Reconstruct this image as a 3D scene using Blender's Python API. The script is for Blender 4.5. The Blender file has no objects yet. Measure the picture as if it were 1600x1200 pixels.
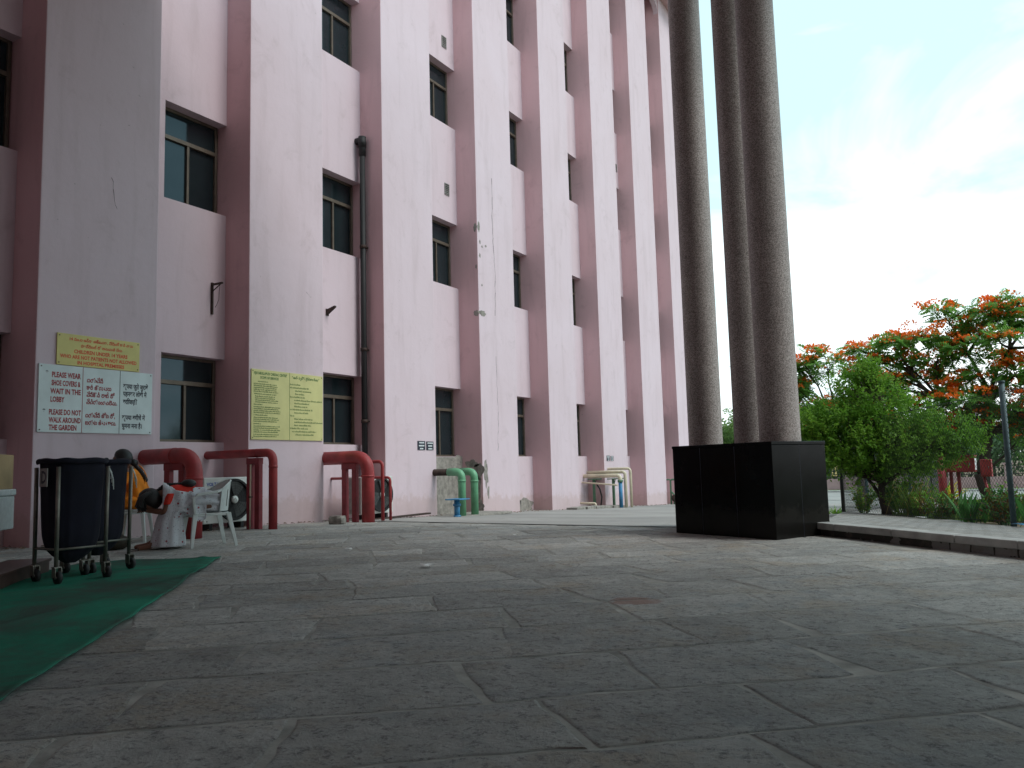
import bpy, math, random
from mathutils import Vector, Matrix, noise
R = math.radians
sc = bpy.context.scene
COL = sc.collection
random.seed(7)

# ------------------------------------------------------------------ helpers
class MB:
    """collects geometry; build() links it as one mesh object"""
    def __init__(s): s.v = []; s.f = []; s.mi = []; s.sm = []; s.cur = 0; s.smooth = False
    def add(s, vs, fs):
        o = len(s.v); s.v += [tuple(p) for p in vs]
        for f in fs: s.f.append([o + i for i in f]); s.mi.append(s.cur); s.sm.append(s.smooth)
        return s
    def box(s, a, b, M=None):
        (x0, y0, z0), (x1, y1, z1) = a, b
        vs = [(x0,y0,z0),(x1,y0,z0),(x1,y1,z0),(x0,y1,z0),(x0,y0,z1),(x1,y0,z1),(x1,y1,z1),(x0,y1,z1)]
        if M is not None: vs = [tuple(M @ Vector(p)) for p in vs]
        return s.add(vs, [(0,3,2,1),(4,5,6,7),(0,1,5,4),(1,2,6,5),(2,3,7,6),(3,0,4,7)])
    def loft(s, rings, cap=True, closed=True):
        n = len(rings[0]); vs = [p for r in rings for p in r]; fs = []
        for i in range(len(rings) - 1):
            for j in range(n if closed else n - 1):
                k = (j + 1) % n
                fs.append((i*n+j, i*n+k, (i+1)*n+k, (i+1)*n+j))
        if cap and closed:
            fs.append(tuple(range(n))[::-1]); fs.append(tuple((len(rings)-1)*n + j for j in range(n)))
        return s.add(vs, fs)
    def tube(s, pts, r, n=10, cap=True):
        pts = [Vector(p) for p in pts]; rr = r if isinstance(r, (list, tuple)) else [r]*len(pts)
        rings = []; up = None
        for i, p in enumerate(pts):
            t = (pts[min(i+1, len(pts)-1)] - pts[max(i-1, 0)]).normalized()
            if up is None:
                a = Vector((0,0,1)) if abs(t.z) < .9 else Vector((1,0,0)); up = (a - t*a.dot(t)).normalized()
            else: up = (up - t*up.dot(t)).normalized()
            w = t.cross(up)
            rings.append([p + (up*math.cos(2*math.pi*k/n) + w*math.sin(2*math.pi*k/n))*rr[i] for k in range(n)])
        sm = s.smooth; s.smooth = n > 5
        s.loft(rings, cap); s.smooth = sm
        return s
    def prism(s, poly, z0, z1, slope=None):
        n = len(poly); g = slope or (lambda x, y: 0)
        vs = [(x, y, z0 + g(x,y)) for x, y in poly] + [(x, y, z1 + g(x,y)) for x, y in poly]
        return s.add(vs, [tuple(range(n))[::-1], tuple(range(n, 2*n))] + [(i, (i+1)%n, n+(i+1)%n, n+i) for i in range(n)])
    def ellip(s, c, rx, ry, rz, M=None, nu=16, nv=10, fn=None):
        rings = []
        for i in range(nv+1):
            th = math.pi*i/nv
            ring = []
            for j in range(nu):
                ph = 2*math.pi*j/nu
                d = Vector((math.sin(th)*math.cos(ph), math.sin(th)*math.sin(ph), -math.cos(th)))
                k = fn(d) if fn else 1
                p = Vector((d.x*rx*k, d.y*ry*k, d.z*rz*k))
                if M is not None: p = M @ p
                ring.append(Vector(c) + p)
            rings.append(ring)
        sm = s.smooth; s.smooth = True; s.loft(rings, False); s.smooth = sm
        return s
    def build(s, name, mats, parent=None, loc=None, bevel=0, sub=0, solid=0):
        me = bpy.data.meshes.new(name); me.from_pydata(s.v, [], s.f); me.validate(clean_customdata=False)
        if not isinstance(mats, (list, tuple)): mats = [mats]
        for m in mats: me.materials.append(m)
        if len(me.polygons) == len(s.f):
            me.polygons.foreach_set('material_index', s.mi); me.polygons.foreach_set('use_smooth', s.sm)
        me.update()
        o = bpy.data.objects.new(name, me); COL.objects.link(o)
        if parent: o.parent = parent
        if loc: o.location = loc
        if solid: m = o.modifiers.new('s', 'SOLIDIFY'); m.thickness = solid; m.offset = 0
        if bevel: m = o.modifiers.new('b', 'BEVEL'); m.width = bevel; m.segments = 2; m.limit_method = 'ANGLE'
        if sub: m = o.modifiers.new('u', 'SUBSURF'); m.levels = m.render_levels = sub
        return o
def tag(o, label=None, cat=None, group=None, kind=None):
    if label: o['label'] = label
    if cat: o['category'] = cat
    if group: o['group'] = group
    if kind: o['kind'] = kind
    return o
def thing(name, label, cat, loc=(0,0,0), rz=0, group=None):
    o = bpy.data.objects.new(name, None); COL.objects.link(o); o.empty_display_size = .2
    o.location = loc; o.rotation_euler = (0,0,rz)
    return tag(o, label, cat, group)
def copy_tree(o, parent=None):
    c = o.copy(); COL.objects.link(c); c.parent = parent
    for ch in [k for k in list(bpy.data.objects) if k.parent == o]: copy_tree(ch, c)
    return c
def fillet(pts, rad, n=6):
    pts = [Vector(p) for p in pts]; out = [pts[0]]
    for i in range(1, len(pts)-1):
        a, b, c = pts[i-1], pts[i], pts[i+1]; u = (a-b).normalized(); w = (c-b).normalized()
        p0 = b + u*rad; p2 = b + w*rad
        for k in range(n+1):
            t = k/n; out.append(p0*(1-t)**2 + b*2*t*(1-t) + p2*t*t)
    return out + [pts[-1]]

# ------------------------------------------------------------------ materials
def nmat(name):
    m = bpy.data.materials.new(name); m.use_nodes = True
    nt = m.node_tree; nt.nodes.clear()
    out = nt.nodes.new('ShaderNodeOutputMaterial'); b = nt.nodes.new('ShaderNodeBsdfPrincipled')
    nt.links.new(b.outputs[0], out.inputs[0])
    return m, nt, b, out
def N(nt, t, **kw):
    n = nt.nodes.new(t)
    for k, v in kw.items():
        if k.startswith('i_'): n.inputs[k[2:].replace('_', ' ')].default_value = v
        else: setattr(n, k, v)
    return n
def ramp(nt, fac, p0, p1, c0=(0,0,0,1), c1=(1,1,1,1)):
    r = nt.nodes.new('ShaderNodeValToRGB'); e = r.color_ramp.elements
    e[0].position = p0; e[1].position = p1; e[0].color = c0; e[1].color = c1
    nt.links.new(fac, r.inputs[0]); return r.outputs[0]
def mixc(nt, fac, a, b, mode='MIX'):
    m = nt.nodes.new('ShaderNodeMix'); m.data_type = 'RGBA'; m.blend_type = mode
    for sock, v in ((m.inputs[0], fac), (m.inputs[6], a), (m.inputs[7], b)):
        if hasattr(v, 'is_linked') or isinstance(v, bpy.types.NodeSocket): nt.links.new(v, sock)
        elif sock == m.inputs[0]: sock.default_value = v
        else: sock.default_value = (*v[:3], 1)
    return m.outputs[2]
def noise_fac(nt, scale, vec=None, detail=4, rough=.55, stretch=None, dist=0):
    if vec is None:
        g = nt.nodes.new('ShaderNodeNewGeometry'); vec = g.outputs['Position']
    if stretch:
        mp = nt.nodes.new('ShaderNodeMapping'); mp.inputs['Scale'].default_value = stretch
        nt.links.new(vec, mp.inputs[0]); vec = mp.outputs[0]
    n = nt.nodes.new('ShaderNodeTexNoise'); n.inputs['Scale'].default_value = scale
    n.inputs['Detail'].default_value = detail; n.inputs['Roughness'].default_value = rough; n.inputs['Distortion'].default_value = dist
    nt.links.new(vec, n.inputs['Vector']); return n.outputs['Fac']
def bump(nt, b, h, strength=.3, dist=.01):
    bp = nt.nodes.new('ShaderNodeBump'); bp.inputs['Strength'].default_value = strength; bp.inputs['Distance'].default_value = dist
    nt.links.new(h, bp.inputs['Height']); nt.links.new(bp.outputs[0], b.inputs['Normal'])
def simple(name, col, rough=.6, metal=0, var=.25, scale=6, bmp=.1, spec=.5, obj=True):
    m, nt, b, _ = nmat(name)
    if obj:
        tc = nt.nodes.new('ShaderNodeTexCoord'); vec = tc.outputs['Object']
    else: vec = None
    f = noise_fac(nt, scale, vec, 5)
    dark = tuple(c*(1-var) for c in col); lite = tuple(min(1, c*(1+var)) for c in col)
    c = mixc(nt, ramp(nt, f, .3, .7), dark, lite); nt.links.new(c, b.inputs['Base Color'])
    b.inputs['Roughness'].default_value = rough; b.inputs['Metallic'].default_value = metal
    b.inputs['Specular IOR Level'].default_value = spec
    if bmp: bump(nt, b, noise_fac(nt, scale*6, vec, 3), bmp, .005)
    return m

def pink(name, base, stain, dirt=.5):
    m, nt, b, _ = nmat(name)
    g = nt.nodes.new('ShaderNodeNewGeometry'); P = g.outputs['Position']
    broad = ramp(nt, noise_fac(nt, .55, P, 4, .6), .3, .72)
    c = mixc(nt, broad, base, tuple(x*y for x, y in zip(base, (.95,.93,.92))))
    # grime clouds and vertical rain streaks
    streak = ramp(nt, noise_fac(nt, 3.2, P, 6, .65, (1,1,.13), .3), .5, .78)
    m1 = N(nt, 'ShaderNodeMath', operation='MULTIPLY'); nt.links.new(streak, m1.inputs[0]); m1.inputs[1].default_value = .32*dirt*2
    c = mixc(nt, m1.outputs[0], c, stain)
    blot = ramp(nt, noise_fac(nt, 1.7, P, 8, .72, None, .6), .56, .74)
    m2 = N(nt, 'ShaderNodeMath', operation='MULTIPLY'); nt.links.new(blot, m2.inputs[0]); m2.inputs[1].default_value = .38*dirt*2
    c = mixc(nt, m2.outputs[0], c, stain)
    speck = ramp(nt, noise_fac(nt, 14, P, 3, .5), .75, .79)
    m3 = N(nt, 'ShaderNodeMath', operation='MULTIPLY'); nt.links.new(speck, m3.inputs[0]); m3.inputs[1].default_value = .5
    c = mixc(nt, m3.outputs[0], c, (.16,.12,.11))
    # splash band of mud just above the ground, ragged
    sep = nt.nodes.new('ShaderNodeSeparateXYZ'); nt.links.new(P, sep.inputs[0])
    hy = N(nt, 'ShaderNodeMath', operation='SUBTRACT'); nt.links.new(sep.outputs[1], hy.inputs[0]); hy.inputs[1].default_value = 10; 
    hx = N(nt, 'ShaderNodeMath', operation='MAXIMUM'); nt.links.new(hy.outputs[0], hx.inputs[0]); hx.inputs[1].default_value = 0
    hm = N(nt, 'ShaderNodeMath', operation='MULTIPLY_ADD'); nt.links.new(hx.outputs[0], hm.inputs[0]); hm.inputs[1].default_value = .035; nt.links.new(sep.outputs[2], hm.inputs[2])
    nz = noise_fac(nt, 5, P, 5, .7)
    h2 = N(nt, 'ShaderNodeMath', operation='MULTIPLY_ADD'); nt.links.new(nz, h2.inputs[0]); h2.inputs[1].default_value = -.75; nt.links.new(hm.outputs[0], h2.inputs[2])
    band = ramp(nt, h2.outputs[0], 0, .12, (1,1,1,1), (0,0,0,1))
    # ramp input below zero clamps to the first stop
    m4 = N(nt, 'ShaderNodeMath', operation='MULTIPLY'); nt.links.new(band, m4.inputs[0]); m4.inputs[1].default_value = .30
    c = mixc(nt, m4.outputs[0], c, (.42,.27,.22))
    nt.links.new(c, b.inputs['Base Color']); b.inputs['Roughness'].default_value = .8; b.inputs['Specular IOR Level'].default_value = .3
    a = N(nt, 'ShaderNodeMath', operation='ADD'); nt.links.new(noise_fac(nt, 3, P, 5, .6), a.inputs[0])
    q = N(nt, 'ShaderNodeMath', operation='MULTIPLY'); nt.links.new(noise_fac(nt, 60, P, 2), q.inputs[0]); q.inputs[1].default_value = .12
    nt.links.new(q.outputs[0], a.inputs[1]); bump(nt, b, a.outputs[0], .35, .02)
    return m
M = {}
M['pink'] = pink('pale_pink_wall_paint', (.655,.535,.585), (.45,.35,.365), .62)
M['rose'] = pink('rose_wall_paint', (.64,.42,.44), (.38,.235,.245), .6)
M['cement'] = simple('grey_cement', (.26,.24,.215), .9, 0, .35, 9, .5, .2, False)
M['crack'] = simple('crack_dark', (.10,.07,.07), .95, 0, .2, 5, 0, .2)
M['frame'] = simple('brown_aluminium', (.13,.105,.08), .45, .3, .2, 8, .02)
M['dframe'] = simple('dark_aluminium', (.05,.045,.04), .5, .3, .2, 8, .02)
def glassm():
    m, nt, b, _ = nmat('tinted_window_glass')
    f = noise_fac(nt, 2.2, None, 3)
    nt.links.new(mixc(nt, f, (.010,.016,.018), (.022,.032,.036)), b.inputs['Base Color'])
    rf = N(nt, 'ShaderNodeMapRange'); nt.links.new(noise_fac(nt, 5), rf.inputs[0]); rf.inputs[3].default_value = .02; rf.inputs[4].default_value = .12
    nt.links.new(rf.outputs[0], b.inputs['Roughness']); b.inputs['IOR'].default_value = 1.52
    b.inputs['Specular Tint'].default_value = (.62,.86,1,1)
    bump(nt, b, noise_fac(nt, 1.5), .05, .02)
    return m
M['glass'] = glassm()
def granite():
    m, nt, b, _ = nmat('brown_granite_chip')
    tc = nt.nodes.new('ShaderNodeTexCoord'); v = tc.outputs['Object']
    vo = N(nt, 'ShaderNodeTexVoronoi'); vo.inputs['Scale'].default_value = 130; nt.links.new(v, vo.inputs['Vector'])
    sx = nt.nodes.new('ShaderNodeSeparateColor'); nt.links.new(vo.outputs['Color'], sx.inputs[0])
    c = mixc(nt, ramp(nt, sx.outputs[0], .2, .9), (.19,.155,.14), (.54,.47,.44))
    c = mixc(nt, ramp(nt, noise_fac(nt, 1.3, v, 6, .65), .35, .7), c, mixc(nt, .4, c, (.10,.085,.08)))
    nt.links.new(c, b.inputs['Base Color']); b.inputs['Roughness'].default_value = .55
    bump(nt, b, sx.outputs[1], .15, .003)
    return m
M['granite'] = granite()
def blackg():
    m, nt, b, _ = nmat('polished_black_granite')
    v = noise_fac(nt, 220, None, 2)
    g = nt.nodes.new('ShaderNodeNewGeometry'); sp_ = nt.nodes.new('ShaderNodeSeparateXYZ'); nt.links.new(g.outputs['Position'], sp_.inputs[0])
    dz = N(nt, 'ShaderNodeMath', operation='MULTIPLY_ADD'); nt.links.new(noise_fac(nt, 7, None, 6, .75), dz.inputs[0]); dz.inputs[1].default_value = -.5; nt.links.new(sp_.outputs[2], dz.inputs[2])
    cb = mixc(nt, ramp(nt, v, .62, .75), (.003,.003,.0035), (.012,.012,.013))
    cb = mixc(nt, ramp(nt, dz.outputs[0], 0, .10, (.6,.6,.6,1), (0,0,0,1)), cb, (.016,.015,.013))      # splashed dust along the foot
    cb = mixc(nt, ramp(nt, noise_fac(nt, 2.5, None, 9, .8), .56, .75, (0,0,0,1), (.35,.35,.35,1)), cb, (.03,.03,.03))
    nt.links.new(cb, b.inputs['Base Color'])
    rf = N(nt, 'ShaderNodeMapRange'); nt.links.new(noise_fac(nt, 3, None, 6), rf.inputs[0]); rf.inputs[3].default_value = .05; rf.inputs[4].default_value = .3
    nt.links.new(rf.outputs[0], b.inputs['Roughness']); b.inputs['Specular IOR Level'].default_value = .10
    return m
M['black_granite'] = blackg()
def stone():
    m, nt, b, _ = nmat('rough_slate_slab')
    at = N(nt, 'ShaderNodeAttribute', attribute_name='tone')
    sx = nt.nodes.new('ShaderNodeSeparateColor'); nt.links.new(at.outputs['Color'], sx.inputs[0])
    g = nt.nodes.new('ShaderNodeNewGeometry'); P = g.outputs['Position']
    va = N(nt, 'ShaderNodeVectorMath', operation='ADD'); nt.links.new(P, va.inputs[0])
    sc_ = N(nt, 'ShaderNodeVectorMath', operation='SCALE'); nt.links.new(at.outputs['Color'], sc_.inputs[0]); sc_.inputs['Scale'].default_value = 17
    nt.links.new(sc_.outputs[0], va.inputs[1]); V = va.outputs[0]
    c = mixc(nt, ramp(nt, noise_fac(nt, 3.0, V, 9, .78), .36, .62), (.36,.348,.325), (.56,.545,.51))
    c = mixc(nt, ramp(nt, noise_fac(nt, 1.6, P, 8, .72), .50, .66), c, (.44,.375,.30))
    c = mixc(nt, ramp(nt, noise_fac(nt, 2.3, V, 8, .75), .54, .68), c, (.34,.355,.36))
    c = mixc(nt, ramp(nt, noise_fac(nt, 24, V, 7, .82), .50, .63), c, (.165,.155,.148))
    c = mixc(nt, ramp(nt, noise_fac(nt, 17, P, 7, .8), .58, .70), c, (.54,.52,.48))
    ds = N(nt, 'ShaderNodeVectorMath', operation='DISTANCE'); nt.links.new(P, ds.inputs[0]); ds.inputs[1].default_value = (-1.99, 4.86, .01)   # dried reddish spill
    dn = N(nt, 'ShaderNodeMath', operation='MULTIPLY_ADD'); nt.links.new(noise_fac(nt, 9, P, 6, .75), dn.inputs[0]); dn.inputs[1].default_value = .30; nt.links.new(ds.outputs['Value'], dn.inputs[2])
    c = mixc(nt, ramp(nt, dn.outputs[0], .26, .33, (.75,.75,.75,1), (0,0,0,1)), c, (.30,.15,.11))
    mu = N(nt, 'ShaderNodeMapRange'); nt.links.new(sx.outputs[0], mu.inputs[0]); mu.inputs[3].default_value = .76; mu.inputs[4].default_value = 1.20
    cc = nt.nodes.new('ShaderNodeCombineColor')
    for i in range(3): nt.links.new(mu.outputs[0], cc.inputs[i])
    c = mixc(nt, 1.0, c, cc.outputs[0], 'MULTIPLY')
    nt.links.new(c, b.inputs['Base Color'])
    rf = N(nt, 'ShaderNodeMapRange'); nt.links.new(noise_fac(nt, 9, V, 6, .7), rf.inputs[0]); rf.inputs[3].default_value = .5; rf.inputs[4].default_value = .95
    nt.links.new(rf.outputs[0], b.inputs['Roughness']); b.inputs['Specular IOR Level'].default_value = .4
    a1 = noise_fac(nt, 3.4, V, 10, .74); a2 = noise_fac(nt, 26, V, 8, .8)
    a = N(nt, 'ShaderNodeMath', operation='MULTIPLY_ADD'); nt.links.new(a2, a.inputs[0]); a.inputs[1].default_value = .30; nt.links.new(a1, a.inputs[2])
    bump(nt, b, a.outputs[0], 1.0, .085)
    return m
M['stone'] = stone()
M['mortar'] = simple('dusty_mortar', (.30,.288,.262), .95, 0, .35, 5, .9, .2, False)
def concrete():
    m, nt, b, _ = nmat('driveway_concrete')
    c = mixc(nt, ramp(nt, noise_fac(nt, .5, None, 7, .65, (.5,1,1)), .35, .65), (.22,.21,.20), (.33,.315,.295))
    c = mixc(nt, ramp(nt, noise_fac(nt, 2.5, None, 8, .75), .55, .75), c, (.17,.16,.145))
    nt.links.new(c, b.inputs['Base Color']); b.inputs['Roughness'].default_value = .85
    bump(nt, b, noise_fac(nt, 18, None, 5, .7), .4, .01)
    return m
M['concrete'] = concrete()
def pavers():
    m, nt, b, _ = nmat('interlocking_pavers')
    g = nt.nodes.new('ShaderNodeNewGeometry')
    mp = nt.nodes.new('ShaderNodeMapping'); mp.inputs['Rotation'].default_value = (0,0,R(44)); nt.links.new(g.outputs['Position'], mp.inputs[0])
    br = N(nt, 'ShaderNodeTexBrick'); br.inputs['Scale'].default_value = 1; br.inputs['Brick Width'].default_value = .24; br.inputs['Row Height'].default_value = .12
    br.inputs['Mortar Size'].default_value = .009; br.inputs['Color1'].default_value = (.24,.235,.225,1); br.inputs['Color2'].default_value = (.33,.32,.30,1); br.inputs['Mortar'].default_value = (.055,.052,.045,1)
    d = N(nt, 'ShaderNodeTexNoise'); d.inputs['Scale'].default_value = 9; nt.links.new(mp.outputs[0], d.inputs['Vector'])
    ds = N(nt, 'ShaderNodeVectorMath', operation='SCALE'); ds.inputs['Scale'].default_value = .05; nt.links.new(d.outputs['Color'], ds.inputs[0])
    ad = N(nt, 'ShaderNodeVectorMath', operation='ADD'); nt.links.new(mp.outputs[0], ad.inputs[0]); nt.links.new(ds.outputs[0], ad.inputs[1]); nt.links.new(ad.outputs[0], br.inputs['Vector'])
    c = mixc(nt, ramp(nt, noise_fac(nt, 4, None, 7, .7), .5, .72), br.outputs['Color'], (.17,.14,.11))
    nt.links.new(c, b.inputs['Base Color']); b.inputs['Roughness'].default_value = .9
    iv = N(nt, 'ShaderNodeMath', operation='SUBTRACT'); iv.inputs[0].default_value = 1; nt.links.new(br.outputs['Fac'], iv.inputs[1])
    bump(nt, b, iv.outputs[0], .7, .01)
    return m
M['pavers'] = pavers()
M['kerb'] = simple('kerb_concrete', (.36,.355,.34), .85, 0, .3, 4, .4, .3, False)
M['earth'] = simple('dry_earth', (.17,.125,.085), .95, 0, .4, 3, .8, .2, False)
M['lawn'] = simple('lawn_soil_green', (.09,.15,.04), .95, 0, .4, 2, .8, .2, False)
M['carpet'] = None
def carpet():
    m, nt, b, _ = nmat('green_floor_carpet')
    c = mixc(nt, ramp(nt, noise_fac(nt, 1.3, None, 7, .7, (1,1,1), .5), .34, .66), (.012,.12,.075), (.022,.21,.13))
    c = mixc(nt, ramp(nt, noise_fac(nt, .8, None, 8, .75, None, .6), .44, .62), c, (.045,.075,.06))
    nt.links.new(c, b.inputs['Base Color']); b.inputs['Roughness'].default_value = .95; b.inputs['Specular IOR Level'].default_value = .15
    bump(nt, b, noise_fac(nt, 180, None, 2), .5, .004)
    return m
M['carpet'] = carpet()
M['brown_granite'] = simple('brown_step_granite', (.065,.032,.027), .4, 0, .35, 14, .05, .5, False)
M['red'] = simple('red_pipe_paint', (.33,.035,.038), .55, 0, .35, 4, .2)
M['maroon'] = simple('maroon_post_paint', (.25,.03,.04), .6, 0, .3, 5, .12)
M['green'] = simple('green_pipe_paint', (.12,.33,.18), .45, 0, .25, 5, .1)
M['dgreen'] = simple('dull_green_paint', (.08,.17,.10), .6, 0, .3, 6, .1)
M['blue'] = simple('blue_pipe_paint', (.04,.20,.38), .5, 0, .3, 6, .1)
M['rust'] = simple('dark_rusty_iron', (.045,.028,.022), .75, .2, .5, 9, .4)
M['cream'] = simple('cream_pipe_paint', (.66,.58,.43), .5, 0, .15, 6, .1)
M['blackp'] = simple('black_plastic', (.010,.010,.011), .65, 0, .3, 6, .05)
M['whitem'] = simple('white_cabinet_metal', (.62,.64,.61), .5, 0, .12, 3, .05)
M['greym'] = simple('dull_grey_metal', (.30,.30,.28), .45, .6, .3, 8, .1)
M['wplastic'] = simple('white_chair_plastic', (.60,.64,.62), .4, 0, .1, 5, .03)
M['navy'] = simple('navy_laundry_cloth', (.0035,.0035,.012), .95, 0, .3, 5, .3)
M['trolley'] = simple('trolley_pipe', (.20,.19,.16), .5, .5, .35, 8, .1)
M['rubber'] = simple('wheel_rubber', (.02,.02,.02), .7, 0, .3, 8, .1)
M['card'] = simple('brown_cardboard', (.36,.25,.13), .9, 0, .2, 3, .1)
M['foam'] = simple('white_foam', (.62,.66,.66), .8, 0, .1, 20, .1)
M['gbag'] = simple('green_plastic_film', (.02,.30,.16), .35, 0, .3, 9, .4)
M['paper'] = simple('white_paper', (.75,.75,.74), .9, 0, .05, 9, 0)
M['signw'] = simple('white_sign_board', (.66,.74,.74), .5, 0, .10, 3, 0)
M['signy'] = simple('yellow_sign_board', (.64,.56,.19), .5, 0, .10, 3, 0)
M['signyb'] = simple('pale_yellow_sign_board', (.62,.58,.25), .55, 0, .07, 3, 0)
M['inkred'] = simple('dark_red_ink', (.33,.012,.02), .5, 0, .05, 5, 0)
M['inkor'] = simple('orange_red_ink', (.72,.07,.015), .5, 0, .05, 5, 0)
M['inkk'] = simple('black_ink', (.03,.035,.05), .5, 0, .05, 5, 0)
M['inkg'] = simple('green_ink', (.06,.16,.035), .6, 0, .1, 5, 0)
M['inkb'] = simple('blue_ink', (.02,.06,.32), .5, 0, .05, 5, 0)
M['inkw'] = simple('white_ink', (.75,.78,.8), .5, 0, .05, 5, 0)
M['signk'] = simple('dark_plate', (.015,.018,.035), .5, 0, .1, 5, 0)
M['hair'] = simple('black_hair', (.008,.007,.007), .5, 0, .3, 30, .5)
M['skin'] = simple('brown_skin', (.17,.075,.045), .55, 0, .15, 12, .05)
M['orange'] = simple('orange_sari_cotton', (.78,.23,.01), .85, 0, .25, 6, .3)
M['redc'] = simple('red_blouse_cotton', (.62,.03,.015), .8, 0, .15, 8, .2)
def sari():
    m, nt, b, _ = nmat('white_printed_sari')
    tc = nt.nodes.new('ShaderNodeTexCoord')
    vo = N(nt, 'ShaderNodeTexVoronoi'); vo.inputs['Scale'].default_value = 13; nt.links.new(tc.outputs['Object'], vo.inputs['Vector'])
    c = mixc(nt, ramp(nt, vo.outputs['Distance'], .13, .19, (1,1,1,1), (0,0,0,1)), (.58,.59,.62), (.30,.02,.04))
    v2 = N(nt, 'ShaderNodeTexVoronoi'); v2.inputs['Scale'].default_value = 45; nt.links.new(tc.outputs['Object'], v2.inputs['Vector'])
    c = mixc(nt, ramp(nt, v2.outputs['Distance'], .16, .24, (1,1,1,1), (0,0,0,1)), c, (.22,.22,.27))
    nt.links.new(c, b.inputs['Base Color']); b.inputs['Roughness'].default_value = .9
    bump(nt, b, noise_fac(nt, 18, tc.outputs['Object'], 4), .5, .02)
    return m
M['sari'] = sari()
def leaf(name, c0, c1, c2=None, sc_=1.2, tr=.35):
    m = bpy.data.materials.new(name); m.use_nodes = True; nt = m.node_tree; nt.nodes.clear()
    out = nt.nodes.new('ShaderNodeOutputMaterial')
    g = nt.nodes.new('ShaderNodeNewGeometry')
    wn = N(nt, 'ShaderNodeMath', operation='FRACT'); 
    c = mixc(nt, g.outputs['Random Per Island'], c0, c1)
    if c2: c = mixc(nt, ramp(nt, noise_fac(nt, sc_, None, 3), .45, .65), c, c2)
    d = nt.nodes.new('ShaderNodeBsdfPrincipled'); d.inputs['Roughness'].default_value = .55; d.inputs['Specular IOR Level'].default_value = .3
    t = nt.nodes.new('ShaderNodeBsdfTranslucent'); mx = nt.nodes.new('ShaderNodeMixShader'); mx.inputs[0].default_value = tr
    nt.links.new(c, d.inputs['Base Color']); nt.links.new(c, t.inputs[0])
    nt.links.new(d.outputs[0], mx.inputs[1]); nt.links.new(t.outputs[0], mx.inputs[2]); nt.links.new(mx.outputs[0], out.inputs[0])
    return m
M['leafb'] = leaf('bush_leaf', (.09,.22,.02), (.24,.42,.05), (.13,.29,.03), 1.2, .5)
M['leaff'] = leaf('flame_tree_leaf', (.11,.27,.05), (.21,.42,.09), None, 1, .58)
M['leafd'] = leaf('distant_leaf', (.11,.20,.05), (.22,.34,.10), None, .3)
M['leafd2'] = leaf('distant_leaf_dark', (.045,.10,.035), (.09,.17,.06), None, .3)
M['leafy'] = leaf('yellowing_leaf', (.26,.17,.03), (.30,.26,.05))
M['canna'] = leaf('broad_garden_leaf', (.04,.15,.03), (.08,.24,.05))
M['croton'] = leaf('red_brown_leaf', (.16,.05,.025), (.10,.13,.02))
M['grass'] = leaf('grass_blade', (.07,.15,.025), (.16,.26,.05))
M['blossom'] = leaf('orange_red_blossom', (.95,.14,.015), (.98,.30,.04), None, 1, .5)
M['bark'] = simple('dark_bark', (.060,.045,.035), .95, 0, .3, 8, .8, .2, False)
M['wire'] = simple('dull_galvanised_wire', (.04,.042,.04), .6, .4, .3, 8, 0)
M['postp'] = simple('blue_green_post_paint', (.06,.10,.11), .6, .2, .3, 8, .2)
M['dpost'] = simple('dark_post_paint', (.03,.03,.03), .6, .2, .3, 8, .2)
M['cwall'] = simple('pink_compound_wall', (.46,.30,.31), .9, 0, .15, 2, .2, .2, False)
M['ybuild'] = simple('yellow_building_wall', (.66,.50,.22), .9, 0, .1, 1, 0, .2, False)
M['tanb'] = simple('tan_building_wall', (.50,.40,.30), .9, 0, .1, 1, 0, .2, False)
M['roofd'] = simple('dull_roof', (.20,.13,.10), .9, 0, .2, 1, 0, .2, False)

# ------------------------------------------------------------------ terrain profile
Y0, SL = 10.0, .035
def gz(y): return -SL*(min(max(y, Y0), 36) - Y0)
def gxy(x, y): return gz(y)

# ground sheet reaching the horizon
mb = MB()
ys = [-600, -60, -10, Y0, 14, 20, 28, 36, 60, 200, 2500]; xs = [-1500, -200, -40, -11, 0, 20, 200, 1500]
for y in ys:
    for x in xs: mb.v.append((x, y, gz(y)-.02))
for i in range(len(ys)-1):
    for j in range(len(xs)-1):
        a = i*len(xs)+j; mb.f.append([a, a+1, a+len(xs)+1, a+len(xs)]); mb.mi.append(0); mb.sm.append(False)
tag(mb.build('ground', M['earth']), kind='structure', label='dry earth ground around the hospital yard')

def sheet(poly, dz, name, mat, label, nsub=0, kind='structure', zf=gxy):
    """flat polygon clipped at the profile breaks"""
    brks = [-1e9, Y0, 36, 1e9]; mb = MB()
    for a, b in zip(brks[:-1], brks[1:]):
        def clip(P, c, sgn):
            out = []
            for i in range(len(P)):
                p, q = P[i], P[(i+1) % len(P)]; dp = sgn*(p[1]-c); dq = sgn*(q[1]-c)
                if dp >= 0: out.append(p)
                if dp*dq < 0:
                    t = dp/(dp-dq); out.append((p[0]+(q[0]-p[0])*t, p[1]+(q[1]-p[1])*t))
            return out
        P = clip(clip(poly, a, 1), b, -1) if a > -1e8 or b < 1e8 else poly
        if len(P) >= 3: mb.add([(x, y, zf(x,y)+dz) for x, y in P], [tuple(range(len(P)))])
    return tag(mb.build(name, mat), kind=kind, label=label)

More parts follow.
